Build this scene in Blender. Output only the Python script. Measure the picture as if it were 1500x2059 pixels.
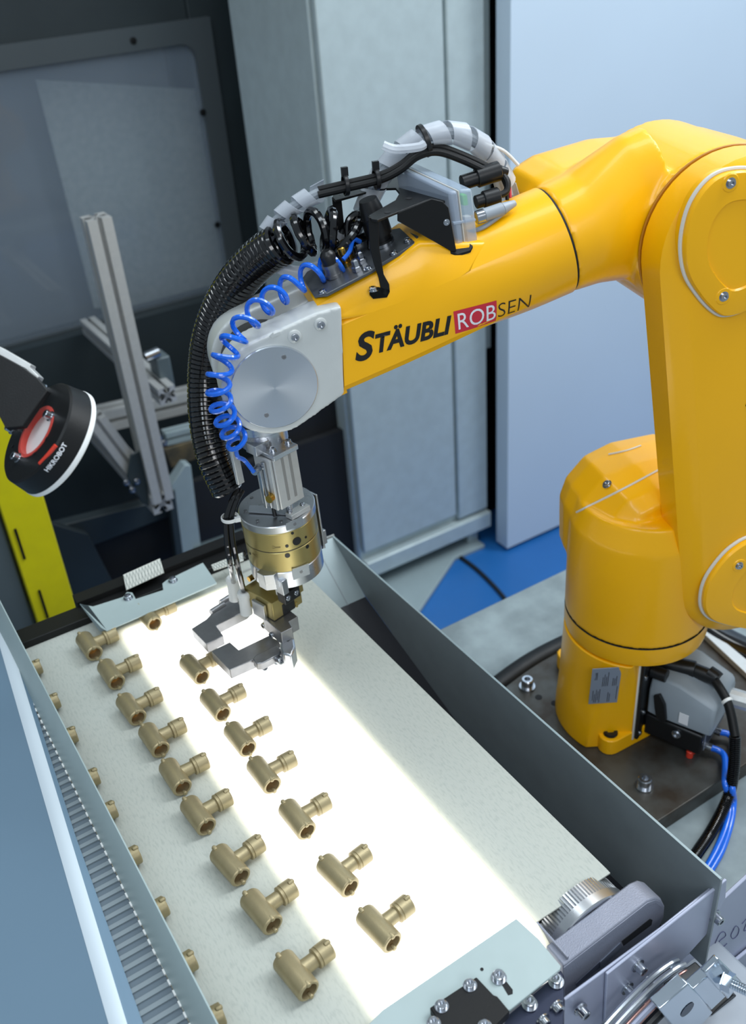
import bpy, bmesh, math, random
from mathutils import Vector as V, Matrix, Euler
from mathutils.bvhtree import BVHTree
random.seed(4)
for _o in list(bpy.data.objects): bpy.data.objects.remove(_o)
SC = bpy.context.scene; COL = SC.collection
R = math.radians
# ------------------------------------------------------------------ camera
YAW, PIT, ROL, FPX, H = R(29.794), R(32.678), R(4.698), 1958.66, .75
FW = V((math.sin(YAW)*math.cos(PIT), math.cos(YAW)*math.cos(PIT), -math.sin(PIT)))
_r = V((math.cos(YAW), -math.sin(YAW), 0)); _d = FW.cross(_r)
RT = _r*math.cos(ROL) + _d*math.sin(ROL); DN = -_r*math.sin(ROL) + _d*math.cos(ROL)
EYE = V((0, 0, H))
cd = bpy.data.cameras.new('camera'); cam = bpy.data.objects.new('camera', cd); COL.objects.link(cam); SC.camera = cam
cam.matrix_world = Matrix(((RT.x, -DN.x, -FW.x, EYE.x), (RT.y, -DN.y, -FW.y, EYE.y), (RT.z, -DN.z, -FW.z, EYE.z), (0, 0, 0, 1)))
cd.sensor_fit = 'VERTICAL'; cd.sensor_height = 23.5; cd.lens = 23.5*FPX/2059; cd.clip_start = .02; cd.clip_end = 60
cd.dof.use_dof = True; cd.dof.focus_distance = .93; cd.dof.aperture_fstop = 4.0
# ------------------------------------------------------------------ world, lights, exposure
W = bpy.data.worlds.new('world'); SC.world = W; W.use_nodes = True
bg = W.node_tree.nodes['Background']; bg.inputs[0].default_value = (.68, .81, .92, 1); bg.inputs[1].default_value = .46
def area(name, loc, target, sx, sy, power, col=(1, 1, 1), spread=180):
    l = bpy.data.lights.new(name, 'AREA'); l.shape = 'RECTANGLE'; l.size = sx; l.size_y = sy; l.energy = power; l.color = col
    l.spread = R(spread)
    o = bpy.data.objects.new(name, l); COL.objects.link(o); o.location = loc
    o.rotation_euler = (V(target)-V(loc)).to_track_quat('-Z', 'Y').to_euler(); return o
area('ceiling_tube_or_fill', (1.2, .3, 2.6), (.5, .8, 0), .5, 2.2, 24, (.86, .94, 1))
area('ceiling_tube_or_fill', (-.9, -.2, 2.5), (.4, .8, .2), .4, 2.0, 18, (.80, .91, 1))
area('ceiling_tube_or_fill', (1.45, .25, 1.75), (.25, .65, 0), .35, .6, 9, (.97, .98, 1))
area('ceiling_tube_or_fill', (-.2, -1.3, 1.7), (.6, .6, .3), 1.2, .7, 17, (.95, .97, 1))  # unseen fill from the front left, brightens the upper arm
area('ceiling_tube_or_fill', (2.7, .1, 1.9), (1.9, 1.75, -.2), .8, 1.2, 20, (.88, .96, 1))  # unseen fill lamp added to brighten the pale partition
area('ceiling_tube_or_fill', (.2, 1.75, 2.3), (.5, 2.6, .3), .4, 1.2, 10, (.9, .97, 1))
area('ceiling_tube_or_fill', (2.2, .9, 2.4), (1.5, 1.9, 0), .4, 1.6, 36, (.86, .94, 1))
SC.view_settings.view_transform = 'Standard'; SC.view_settings.look = 'None'
SC.view_settings.gamma = 1; SC.view_settings.use_curve_mapping = False; SC.view_settings.exposure = -0.1
# ------------------------------------------------------------------ pixel -> point on a real plane
def ray(px, py): return RT*((px-750)/FPX) + DN*((py-1029.5)/FPX) + FW
def Z(px, py, z=0.): d = ray(px, py); return EYE + d*((z-H)/d.z)
def YP(px, py, y): d = ray(px, py); return EYE + d*(y/d.y)
def XP(px, py, x): d = ray(px, py); return EYE + d*(x/d.x)
BASE = V((.7583, .6748, -.22))                       # robot foot centre
UA = (V((.345, .8, 0))-V((BASE.x, BASE.y, 0))).normalized()      # towards the tool
WA = V((UA.y, -UA.x, 0)); WA = WA if WA.y < 0 else -WA           # towards the viewer
ZA = V((0, 0, 1))
def AP(px, py, off=0.):                           # point of the arm plane shifted `off` towards the viewer
    d = ray(px, py); o = BASE + WA*off; return EYE + d*((o-EYE).dot(WA)/d.dot(WA))
def AL(a, off, z): return BASE - UA*a + WA*off + ZA*z
def loc(p): q = p-BASE; return (-(q.dot(UA)), q.dot(WA), q.z)
def AQ(px, py, off=0.): l = loc(AP(px, py, off)); return (l[0], l[2])
# ------------------------------------------------------------------ materials
def s2l(c): c = c/255; return c/12.92 if c <= .04045 else ((c+.055)/1.055)**2.4
def C(r, g, b): return (s2l(r), s2l(g), s2l(b), 1)
MATS = {}
def mat(name, col, rough=.5, metal=0., coat=0., noise=0., nscale=40., bump=0., bscale=200., spec=.5, alpha=1., trans=0., emit=None, estr=0., col2=None, aniso=0.):
    if name in MATS: return MATS[name]
    m = bpy.data.materials.new(name); m.use_nodes = True; nt = m.node_tree; N = nt.nodes; L = nt.links
    b = N['Principled BSDF']; b.inputs['Base Color'].default_value = col; b.inputs['Roughness'].default_value = rough
    b.inputs['Metallic'].default_value = metal; b.inputs['Coat Weight'].default_value = coat; b.inputs['Coat Roughness'].default_value = .12
    b.inputs['Specular IOR Level'].default_value = spec; b.inputs['Alpha'].default_value = alpha
    b.inputs['Transmission Weight'].default_value = trans; b.inputs['Anisotropic'].default_value = aniso
    if emit: b.inputs['Emission Color'].default_value = emit; b.inputs['Emission Strength'].default_value = estr
    if noise or bump or col2:
        tc = N.new('ShaderNodeTexCoord')
    if noise or col2:
        n = N.new('ShaderNodeTexNoise'); n.inputs['Scale'].default_value = nscale; n.inputs['Detail'].default_value = 6
        L.new(tc.outputs['Object'], n.inputs['Vector'])
        mx = N.new('ShaderNodeMix'); mx.data_type = 'RGBA'
        c2 = col2 or tuple([max(0, x*(1-noise)) for x in col[:3]]+[1])
        mx.inputs[6].default_value = col; mx.inputs[7].default_value = c2
        rp = N.new('ShaderNodeMapRange'); rp.inputs[1].default_value = .35; rp.inputs[2].default_value = .65
        L.new(n.outputs['Fac'], rp.inputs[0]); L.new(rp.outputs[0], mx.inputs[0]); L.new(mx.outputs[2], b.inputs['Base Color'])
        r2 = N.new('ShaderNodeMapRange'); r2.inputs[3].default_value = max(0, rough-.06); r2.inputs[4].default_value = min(1, rough+.08)
        L.new(n.outputs['Fac'], r2.inputs[0]); L.new(r2.outputs[0], b.inputs['Roughness'])
    if bump:
        n2 = N.new('ShaderNodeTexNoise'); n2.inputs['Scale'].default_value = bscale; n2.inputs['Detail'].default_value = 3
        L.new(tc.outputs['Object'], n2.inputs['Vector'])
        bp = N.new('ShaderNodeBump'); bp.inputs['Strength'].default_value = bump; bp.inputs['Distance'].default_value = .001
        L.new(n2.outputs['Fac'], bp.inputs['Height']); L.new(bp.outputs[0], b.inputs['Normal'])
    MATS[name] = m; return m
YEL = mat('yellow_paint', C(252, 184, 0), .34, coat=.25, spec=.35, bump=.06, bscale=500, noise=.03, nscale=8)
GREYP = mat('silver_grey_paint', C(204, 208, 206), .38, .15, bump=.05, bscale=500, noise=.05)
ALU = mat('machined_aluminium', C(205, 208, 212), .28, .95, noise=.1, nscale=60)
ALUM = mat('matt_anodised_aluminium', C(205, 206, 204), .42, .55, noise=.06, nscale=80)
STEEL = mat('bright_steel', C(190, 194, 200), .2, 1., noise=.1)
DSTEEL = mat('ground_steel', C(156, 156, 158), .34, .9, noise=.15, nscale=90)
GOLD = mat('gold_anodised', C(176, 160, 104), .33, .75, noise=.05)
BRASS = mat('brass_fitting_metal', C(190, 150, 70), .25, 1.)
BLK = mat('black_plastic', C(18, 19, 21), .35, bump=.05, bscale=300, noise=.1)
BLKM = mat('black_powder_coat', C(17, 18, 19), .45, spec=.3, bump=.1, bscale=900, noise=.1)
RUB = mat('glossy_black_hose', C(10, 10, 12), .12, coat=.5)
DARK = mat('dark_void', C(10, 13, 18), .7)
BLUE = mat('blue_polyurethane', C(24, 104, 222), .18, coat=.4)
WHITE = mat('white_plastic', C(226, 228, 226), .4)
TRIM = mat('pale_seal', C(212, 208, 198), .45)
CLEAR = mat('clear_wrap', C(214, 220, 228), .25, alpha=.52)
CBOX = mat('frosted_polycarbonate', C(178, 194, 214), .18, alpha=.5)
BOXG = mat('grey_sheet_metal', C(134, 144, 148), .45, .1, bump=.06, bscale=700, noise=.06)
BOXL = mat('light_sheet_metal', C(150, 166, 170), .42, .15, bump=.05, bscale=700, noise=.05)
COVER = mat('mint_grey_plate', C(168, 184, 184), .42, .1, noise=.04)
CAB = mat('cabinet_enamel', C(184, 198, 200), .36, .2, noise=.08, nscale=30, bump=.25, bscale=260)
PANEL = mat('pale_wall_panel', C(196, 212, 226), .35, noise=.04, nscale=2)
FLOORB = mat('blue_floor', C(34, 100, 168), .35, noise=.08, nscale=6)
CONC = mat('pale_table_top', C(142, 156, 160), .6, col2=C(112, 124, 128), nscale=14, bump=.1, bscale=80)
PLATE = mat('oily_steel_plate', C(84, 86, 84), .38, .5, col2=C(58, 50, 42), nscale=22, bump=.1, bscale=120)
CAST = mat('cast_aluminium', C(138, 142, 156), .5, .45, bump=.3, bscale=900, noise=.06)
LILAC = mat('satin_plate', C(172, 178, 198), .38, .35, noise=.05, nscale=12)
BRONZE = mat('bronze', C(172, 158, 122), .42, .55, noise=.12, nscale=70, bump=.12, bscale=900)
BRONZEI = mat('bronze_bore', C(196, 140, 70), .5, .3, noise=.1)
REDP = mat('red_plastic', C(214, 60, 40), .4)
REDB = mat('print_red', C(206, 40, 60), .45); WPR = mat('print_white', C(236, 238, 242), .45); BPR = mat('print_black', C(14, 14, 16), .4)
YELP = mat('yellow_post_paint', C(206, 198, 10), .45, noise=.05)
MACH = mat('machine_enamel', C(88, 100, 104), .4, .15, noise=.1, nscale=5)
MACHD = mat('machine_dark', C(44, 54, 58), .5, .1, noise=.2, nscale=6)
BLUEG = mat('blue_grey_sheet', C(116, 142, 162), .38, .2, noise=.04, nscale=6)
STICK = mat('silver_label', C(150, 160, 176), .35, .4)
GPL = mat('grey_hood_plastic', C(146, 156, 164), .45, noise=.05)
WOOD = mat('worn_board', C(104, 92, 66), .7, col2=C(60, 58, 50), nscale=30)
# ------------------------------------------------------------------ mesh helpers
def nb(): return bmesh.new()
def frame(zax, xhint=V((0, 0, 1))):
    z = V(zax).normalized(); x = V(xhint)-z*V(xhint).dot(z)
    if x.length < 1e-5: x = V((1, 0, 0))-z*z.x
    x.normalize(); y = z.cross(x); return x, y, z
def box(bm, c, s, ax=None):
    c = V(c); ax = ax or (V((1, 0, 0)), V((0, 1, 0)), V((0, 0, 1))); vs = []
    for i in (-1, 1):
        for j in (-1, 1):
            for k in (-1, 1): vs.append(bm.verts.new(c+ax[0]*(i*s[0]/2)+ax[1]*(j*s[1]/2)+ax[2]*(k*s[2]/2)))
    for f in ((0, 1, 3, 2), (4, 6, 7, 5), (0, 4, 5, 1), (2, 3, 7, 6), (0, 2, 6, 4), (1, 5, 7, 3)): bm.faces.new([vs[i] for i in f])
    return bm
def rings(bm, rs, cap0=True, cap1=True, closed=True):
    L = [[bm.verts.new(p) for p in r] for r in rs]; n = len(L[0])
    for a, b in zip(L[:-1], L[1:]):
        for i in range(n if closed else n-1):
            j = (i+1) % n; bm.faces.new((a[i], a[j], b[j], b[i]))
    if cap0: bm.faces.new(L[0][::-1])
    if cap1: bm.faces.new(L[-1])
    return L
def lathe(bm, o, axis, prof, n=32, xh=V((0, 0, 1)), cap0=True, cap1=True):    # prof: (h, r)
    x, y, z = frame(axis, xh); o = V(o)
    rings(bm, [[o+z*h+(x*math.cos(2*math.pi*i/n)+y*math.sin(2*math.pi*i/n))*max(r, 1e-5) for i in range(n)] for h, r in prof], cap0, cap1)
    return bm
def cyl(bm, p0, p1, r, n=24, r1=None, bev=0.):
    p0, p1 = V(p0), V(p1); h = (p1-p0).length; r1 = r if r1 is None else r1
    pr = [(0, r), (h, r1)] if not bev else [(0, r-bev), (bev, r), (h-bev, r1), (h, r1-bev)]
    return lathe(bm, p0, p1-p0, pr, n)
def ringtube(bm, o, axis, ro, ri, h, n=36, bev=0.0005):
    return rings_closed(bm, o, axis, [(0, ri), (0, ro-bev), (bev, ro), (h-bev, ro), (h, ro-bev), (h, ri)], n)
def rings_closed(bm, o, axis, prof, n=36):
    x, y, z = frame(axis); o = V(o)
    L = [[bm.verts.new(o+z*h+(x*math.cos(2*math.pi*i/n)+y*math.sin(2*math.pi*i/n))*r) for i in range(n)] for h, r in prof]
    L.append(L[0])
    for a, b in zip(L[:-1], L[1:]):
        for i in range(n): j = (i+1) % n; bm.faces.new((a[i], a[j], b[j], b[i]))
    return bm
def prism(bm, pts, dirv, inset=0.):               # pts: 3-D polygon, extruded by dirv
    dirv = V(dirv); rings(bm, [[V(p) for p in pts], [V(p)+dirv for p in pts]]); return bm
def catmull(P, k=8, closed=False):
    P = [V(p) for p in P]; out = []; n = len(P)
    for i in range(n if closed else n-1):
        a, b, c, d = (P[(i-1) % n], P[i], P[(i+1) % n], P[(i+2) % n]) if closed else (P[max(i-1, 0)], P[i], P[i+1], P[min(i+2, n-1)])
        for j in range(k):
            t = j/k; out.append(.5*((2*b)+(c-a)*t+(2*a-5*b+4*c-d)*t*t+(3*b-a-3*c+d)*t**3))
    if not closed: out.append(P[-1])
    return out
def ptframes(P):
    T = [(P[min(i+1, len(P)-1)]-P[max(i-1, 0)]).normalized() for i in range(len(P))]
    x, y, z = frame(T[0]); F = [(x, y)]
    for i in range(1, len(P)):
        x = F[-1][0]; x = (x-T[i]*x.dot(T[i])).normalized(); F.append((x, T[i].cross(x)))
    return T, F
def tube(bm, P, r, n=10, closed=False, smooth=0):
    if smooth: P = catmull(P, smooth, closed)
    P = [V(p) for p in P]; T, F = ptframes(P); rr = r if callable(r) else (lambda t: r)
    rs = [[P[i]+(F[i][0]*math.cos(2*math.pi*k/n)+F[i][1]*math.sin(2*math.pi*k/n))*rr(i/(len(P)-1)) for k in range(n)] for i in range(len(P))]
    if closed: 
        L = [[bm.verts.new(p) for p in q] for q in rs]; L.append(L[0])
        for a, b in zip(L[:-1], L[1:]):
            for i in range(n): j = (i+1) % n; bm.faces.new((a[i], a[j], b[j], b[i]))
    else: rings(bm, rs)
    return bm
def resample(P, n):
    d = [0]
    for a, b in zip(P[:-1], P[1:]): d.append(d[-1]+(b-a).length)
    out = []; j = 0
    for i in range(n):
        s = d[-1]*i/(n-1)
        while j < len(P)-2 and d[j+1] < s: j += 1
        t = (s-d[j])/max(1e-9, d[j+1]-d[j]); out.append(P[j].lerp(P[j+1], min(1, t)))
    return out
def coil(bm, path, Rc, r, turns, n=8, per=22, phase=0., warp=None):
    P = resample(catmull(path, 12), turns*per+1); T, F = ptframes(P); Q = []
    rc = Rc if callable(Rc) else (lambda t: Rc)
    for i in range(len(P)):
        t = i/(len(P)-1); w = warp(t) if warp else t
        a = 2*math.pi*turns*w+phase; Q.append(P[i]+(F[i][0]*math.cos(a)+F[i][1]*math.sin(a))*rc(t))
    return tube(bm, Q, r, n)
def helixribbon(bm, path, Rr, pitch, fill=.86, th=.0007, per=16):
    P = catmull(path, 10); L = sum((b-a).length for a, b in zip(P[:-1], P[1:])); turns = max(2, int(L/pitch))
    P = resample(P, turns*per+1); T, F = ptframes(P); rs = []
    for i in range(len(P)):
        a = 2*math.pi*i/per; d = F[i][0]*math.cos(a)+F[i][1]*math.sin(a); k = pitch*fill/2; flare = .0012
        rs.append([P[i]+d*Rr-T[i]*k, P[i]+d*(Rr+flare*.5)+T[i]*k, P[i]+d*(Rr+th+flare*.5)+T[i]*k, P[i]+d*(Rr+th)-T[i]*k])
    rings(bm, rs); return bm
def setp(o, label=None, cat=None, group=None, kind=None):
    if label: o['label'] = label
    if cat: o['category'] = cat
    if group: o['group'] = group
    if kind: o['kind'] = kind
    return o
def thing(name, label, cat, loc=(0, 0, 0), group=None):
    o = bpy.data.objects.new(name, None); o.empty_display_size = .02; COL.objects.link(o); o.location = loc
    return setp(o, label, cat, group)
def wloc(o):
    l = V(o.location)
    while o.parent: o = o.parent; l += V(o.location)
    return l
def obj(name, bm, m, parent=None, origin=None, bev=0., seg=2, smooth=True, ang=35, remesh=0., sm=0, kind=None, label=None, recalc=True):
    """links bm (in world coordinates) as one mesh object, its origin at `origin` or at its parent's origin"""
    if recalc: bmesh.ops.recalc_face_normals(bm, faces=bm.faces)
    me = bpy.data.meshes.new(name); bm.to_mesh(me); bm.free()
    pw = wloc(parent) if parent else V((0, 0, 0))
    og = V(origin) if origin is not None else (pw if parent else V((0, 0, 0)))
    if remesh:
        o = bpy.data.objects.new(name, me); COL.objects.link(o)
        md = o.modifiers.new('r', 'REMESH'); md.mode = 'VOXEL'; md.voxel_size = remesh
        s = o.modifiers.new('s', 'SMOOTH'); s.iterations = sm; s.factor = .5
        dg = bpy.context.evaluated_depsgraph_get(); me2 = bpy.data.meshes.new_from_object(o.evaluated_get(dg))
        bpy.data.objects.remove(o); me = me2; me.name = name
    me.transform(Matrix.Translation(-og))
    me.materials.clear(); me.materials.append(m)
    o = bpy.data.objects.new(name, me); COL.objects.link(o)
    if parent: o.parent = parent
    o.location = og-pw
    if smooth:
        me.shade_smooth()
        if not remesh: me.set_sharp_from_angle(angle=R(ang))
    if bev:
        b = o.modifiers.new('bevel', 'BEVEL'); b.width = bev; b.segments = seg; b.limit_method = 'ANGLE'; b.angle_limit = R(40)
    if kind: o['kind'] = kind
    if label: o['label'] = label
    return o
def bvh(o):
    pw = wloc(o); me = o.data
    return BVHTree.FromPolygons([v.co+pw for v in me.vertices], [list(p.vertices) for p in me.polygons])
def hit(b, px, py, lift=.0):
    d = ray(px, py).normalized(); h = b.ray_cast(EYE, d)
    return None if h[0] is None else h[0]+h[1]*lift
def copy_tree(o, parent=None):
    c = o.copy(); COL.objects.link(c); c.parent = parent
    for ch in list(o.children): copy_tree(ch, c)
    return c
def screw(parent, p, axis, r=.0035, h=.003, m=None, name='screw', hexn=True, top=False, label=None, cat=None, group=None):
    """socket cap screw with washer, recessed hexagonal socket"""
    x, y, z = frame(axis); p = V(p); bm = nb()
    lathe(bm, p, axis, [(0, r*1.35), (h*.2, r*1.35), (h*.2, r), (h*.92, r), (h, r*.88), (h, r*.52), (h*.45, r*.5), (h*.45, 0)], 18, cap1=False)
    return obj(name, bm, m or STEEL, parent, origin=p, ang=30, label=label)
def text(name, s, p, xdir, ydir, size, m, parent, shear=0., offset=0., surf=None, cast=None, sx=1., depth=.0002, align='LEFT'):
    cu = bpy.data.curves.new(name, 'FONT'); cu.body = s; cu.size = size; cu.shear = shear; cu.offset = offset; cu.align_x = align
    cu.resolution_u = 4
    if not cast: cu.extrude = depth
    o = bpy.data.objects.new(name, cu); COL.objects.link(o)
    dg = bpy.context.evaluated_depsgraph_get(); me = bpy.data.meshes.new_from_object(o.evaluated_get(dg)); bpy.data.objects.remove(o)
    xd, yd = V(xdir).normalized(), V(ydir).normalized(); zd = xd.cross(yd)
    bm = nb(); bm.from_mesh(me); bpy.data.meshes.remove(me)
    if cast:
        bmesh.ops.triangulate(bm, faces=bm.faces)
        for _ in range(2):
            es = [e for e in bm.edges if e.calc_length() > size*.12]
            if es: bmesh.ops.subdivide_edges(bm, edges=es, cuts=1); bmesh.ops.triangulate(bm, faces=bm.faces)
    for v in bm.verts:
        q = V(p)+xd*v.co.x*sx+yd*v.co.y+zd*v.co.z
        if cast:
            hh = cast.ray_cast(q+WA*.15, -WA, .4)
            if hh[0] is not None: q = hh[0]+WA*.0004
        v.co = q
    return obj(name, bm, m, parent, smooth=False, recalc=False)
#=================================================================== SETTING
def plane_box(name, x0, x1, y0, y1, z0, z1, m, **k):
    bm = nb(); box(bm, ((x0+x1)/2, (y0+y1)/2, (z0+z1)/2), (x1-x0, y1-y0, z1-z0)); return obj(name, bm, m, bev=.0, **k)
FZ = -.85
fl = plane_box('floor', -2.5, 4.5, -1.5, 4.2, FZ-.05, FZ, FLOORB); fl['kind'] = 'structure'
bm = nb(); tube(bm, [Z(925, 1120, FZ+.004), Z(955, 1142, FZ+.004), Z(985, 1170, FZ+.004), Z(1012, 1200, FZ+.004), Z(1050, 1250, FZ+.004)], .006, 8, smooth=6)
setp(obj('floor_cable', bm, BLK, origin=Z(985, 1170, FZ)), 'dark cable running across the blue floor beside the grey cabinet', 'cable')
wb = plane_box('wall_back', -2.5, 4.5, 3.6, 3.7, FZ, 2.2, MACHD); wb['kind'] = 'structure'
# pale partition on the right
w1 = plane_box('wall_right', 1.426, 2.62, 1.752, 1.80, FZ+.012, 2.2, PANEL); w1['kind'] = 'structure'
w2 = plane_box('wall_right', 2.66, 4.4, 1.80, 1.85, FZ, 2.2, PANEL); w2['kind'] = 'structure'
w3 = plane_box('trim_1', 2.62, 2.66, 1.77, 1.80, FZ, 2.2, BLKM); w3['kind'] = 'structure'
w4 = plane_box('gap_shade', 1.452, 4.4, 1.95, 1.97, FZ, 2.2, DARK); w4['kind'] = 'structure'  # dark sheet put in as the shade of the gap
w5 = plane_box('gap_reflection', 1.417, 1.435, 1.835, 1.86, YP(1003, 690, 1.84).z, 2.2, BOXL); w5['kind'] = 'structure'  # added pale strip, stands for a reflection high in the gap
#------------------------------------------------------------------- cabinet behind
cb = thing('cabinet', 'tall pale grey metal cabinet standing on the blue floor behind the robot', 'cabinet', (1.21, 1.95, FZ))
bm = nb(); box(bm, (1.208, 2.02, .70), (.416, .36, 2.98)); obj('body', bm, CAB, cb, bev=.004)
bm = nb(); box(bm, (1.155, 1.828, .72), (.298, .016, 2.86)); obj('door', bm, CAB, cb, bev=.003)
bm = nb(); box(bm, (1.362, 1.829, .72), (.10, .016, 2.90)); obj('side_panel', bm, CAB, cb, bev=.004)
bm = nb(); box(bm, (1.212, 1.826, -.765), (.41, .03, .05)); obj('bottom_rail', bm, CAB, cb, bev=.004)
for x in (1.03, 1.375):
    bm = nb(); box(bm, (x, 1.86, (-.79+FZ)/2), (.035, .035, -.79-FZ)); obj('foot', bm, CAB, cb, bev=.002)
bm = nb(); prism(bm, [Z(640, 1130, FZ), Z(843, 1236, FZ), Z(915, 1128, FZ), Z(975, 1102, FZ), (1.38, 2.3, FZ), (.9, 2.3, FZ)], (0, 0, .012))
setp(obj('floor_plate', bm, BOXL, origin=(1.1, 1.8, FZ), bev=.002), 'light grey steel plate lying on the floor below the cabinet', 'plate')
#------------------------------------------------------------------- machine with a glazed door, left background
mc = thing('machine', 'large dark grey machine enclosure with a glazed door, left background', 'machine', (.7, 2.6, FZ))
MY = 2.4
def mb(x0, x1, y0, y1, z0, z1): bm = nb(); box(bm, ((x0+x1)/2, (y0+y1)/2, (z0+z1)/2), (x1-x0, y1-y0, z1-z0)); return bm
obj('door_frame', mb(-.6, .985, MY, MY+.03, .478, 2.0), MACHD, mc, bev=.004)
bmx = mb(.985, 1.19, MY, MY+.03, FZ+.1, 2.0); obj('door_frame', bmx, MACHD, mc, bev=.004)
obj('door_frame', mb(-.6, .985, MY+.001, MY+.031, -.50, -.13), MACHD, mc, bev=.004)
obj('interior_panel', mb(-.6, .985, MY+.20, MY+.22, -.2, .55), mat('machine_interior', C(140, 150, 158), .5, noise=.08, nscale=3), mc)
# bright sheet behind the glass, stands in for a reflection in it
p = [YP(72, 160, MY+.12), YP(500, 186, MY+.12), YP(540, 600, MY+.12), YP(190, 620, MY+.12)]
bm = nb(); prism(bm, p, (0, .004, 0)); obj('glass_reflection', bm, mat('reflection_tone', C(206, 216, 214), .42, .2, col2=C(192, 204, 202), nscale=60), mc)
# window frame plate with rounded opening
def rrect(x0, x1, z0, z1, r, y, n=6):
    P = []
    for cx, cz, a0 in ((x1-r, z1-r, 0), (x0+r, z1-r, 90), (x0+r, z0+r, 180), (x1-r, z0+r, 270)):
        for k in range(n+1): a = R(a0+90*k/n); P.append(V((cx+r*math.cos(a), y, cz+r*math.sin(a))))
    return P
def framed(x0, x1, z0, z1, r, b, y, t, m, name, parent, rout=.002):
    o1 = rrect(x0-b, x1+b, z0-b, z1+b, max(rout, 1e-3), y); i1 = rrect(x0, x1, z0, z1, r, y); bm = nb()
    A = [[bm.verts.new(q+V((0, d, 0))) for q in P] for P, d in ((o1, 0), (i1, 0), (i1, t), (o1, t))]; A.append(A[0]); n = len(o1)
    for a, c in zip(A[:-1], A[1:]):
        for i in range(n): j = (i+1) % n; bm.faces.new((a[i], a[j], c[j], c[i]))
    return obj(name, bm, m, parent, ang=30)
framed(-.5, .985, -.135, .466, .035, .05, MY-.012, .012, mat('window_rim', C(78, 86, 90), .4, .2), 'window_rim', mc)
GL = mat('machine_glass', C(150, 165, 180), .06, alpha=.28, spec=.8)
obj('glass_pane', mb(-.5, .99, MY-.002, MY+.002, -.14, .48), GL, mc)
for q in ((268, 82), (408, 226), (437, 452)):
    pp = YP(q[0], q[1], MY-.012); screw(mc, pp, (0, -1, 0), .006, .004, BLKM)
# guide rails at the right of the machine
for i, (a, c, m) in enumerate(((540, 552, MACH), (556, 566, MACHD), (570, 580, MACH))):
    x0 = YP(a, 300, 2.36).x; x1 = YP(c, 300, 2.36).x; obj('guide_rail', mb(x0, x1, 2.36, 2.39, FZ+.2, 2.0), m, mc, bev=.003)
cyl(bm := nb(), (YP(566, 420, 2.3).x, 2.3, -.25), (YP(566, 420, 2.3).x, 2.3, .2), .008); obj('piston_rod', bm, STEEL, mc)
#------------------------------------------------------------------- lower machine stand with dark openings
st = thing('machine_stand', 'dark grey steel stand with black openings behind the belt', 'stand', (.5, 1.9, FZ))
obj('back_plate', mb(-.5, 1.0, 2.30, 2.33, FZ, -.12), MACHD, st)
obj('opening_shade', mb(.02, 1.0, 1.86, 1.88, FZ, -.36), DARK, st)  # dark sheets here stand for the shade inside the openings
obj('opening_shade', mb(.80, 1.0, 1.885, 1.90, FZ, YP(650, 800, 1.89).z), DARK, st)
def ypoly(name, pts, y, t, m, par, bev=.002): bm = nb(); prism(bm, [YP(a, c, y) for a, c in pts], (0, t, 0)); return obj(name, bm, m, par, bev=bev)
ypoly('leg', [(345, 975), (372, 935), (384, 935), (412, 1160), (362, 1160)], 1.80, .03, BOXL, st)
ypoly('cross_rail', [(90, 1135), (350, 1035), (352, 1000), (270, 1020), (90, 1065)], 1.84, .03, MACHD, st)
ypoly('left_plate', [(60, 1040), (178, 1075), (232, 1180), (240, 1300), (60, 1330)], 1.82, .02, MACHD, st)
ypoly('lower_rail', [(230, 1180), (345, 1140), (350, 1165), (232, 1205)], 1.81, .02, MACH, st)
ypoly('right_rail', [(392, 1105), (520, 1060), (520, 1090), (400, 1130)], 1.79, .02, MACH, st)
ypoly('fold', [(340, 1000), (352, 985), (372, 1140), (357, 1140)], 1.795, .02, MACHD, st)
ypoly('worn_board', [(330, 905), (470, 860), (470, 895), (345, 942)], 1.95, .02, WOOD, st)
#------------------------------------------------------------------- slotted aluminium profiles
def profile_pts(w, c, ax, ay):
    s = w/2; g = w*.1; d = w*.16; k = w*.24
    q = [(-s, -s), (-g, -s), (-g, -s+d*.5), (-k, -s+d*.5), (-g*1.2, -s+d*2), (g*1.2, -s+d*2), (k, -s+d*.5), (g, -s+d*.5), (g, -s)]
    out = []
    for r in range(4):
        for (x, y) in q:
            for _ in range(r): x, y = -y, x
            out.append(V(c)+ax*x+ay*y)
    return out
def profile(name, par, p0, p1, w, xh=V((1, 0, 0)), m=ALUM):
    p0, p1 = V(p0), V(p1); x, y, z = frame(p1-p0, xh); bm = nb()
    pts = profile_pts(w, p0, x, y); n = len(pts)
    a = [bm.verts.new(q) for q in pts]; b = [bm.verts.new(q+(p1-p0)) for q in pts]
    for i in range(n): bm.faces.new((a[i], a[(i+1) % n], b[(i+1) % n], b[i]))
    c0 = bm.verts.new(p0); c1 = bm.verts.new(p1)
    for i in range(n): bm.faces.new((c0, a[(i+1) % n], a[i])); bm.faces.new((c1, b[i], b[(i+1) % n]))
    return obj(name, bm, m, par, smooth=False)
PY = 1.72
fr = thing('profile_frame', 'slotted aluminium profile frame with a tall bare post, left background', 'frame', (.49, PY, -.3))
pt = YP(192, 436, PY); pb = YP(322, 1000, PY)
profile('post', fr, (pb.x, PY, pb.z), (pt.x, PY, pt.z), .044, m=ALUM)
profile('beam', fr, YP(326, 1012, PY-.02), YP(326, 1012, PY-.02)+V((0, .5, 0)), .042)
pp = YP(337, 795, PY+.05); profile('beam', fr, pp, pp+V((0, .5, 0)), .036)
q = YP(325, 745, PY+.12); obj('clamp_block', box(nb(), q, (.03, .05, .075)), MACH, fr, bev=.003)
q = YP(303, 715, PY+.10); cyl(bm := nb(), q+V((-.012, 0, 0)), q+V((.018, 0, .004)), .010); obj('clamp_pin', bm, STEEL, fr)
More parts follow.
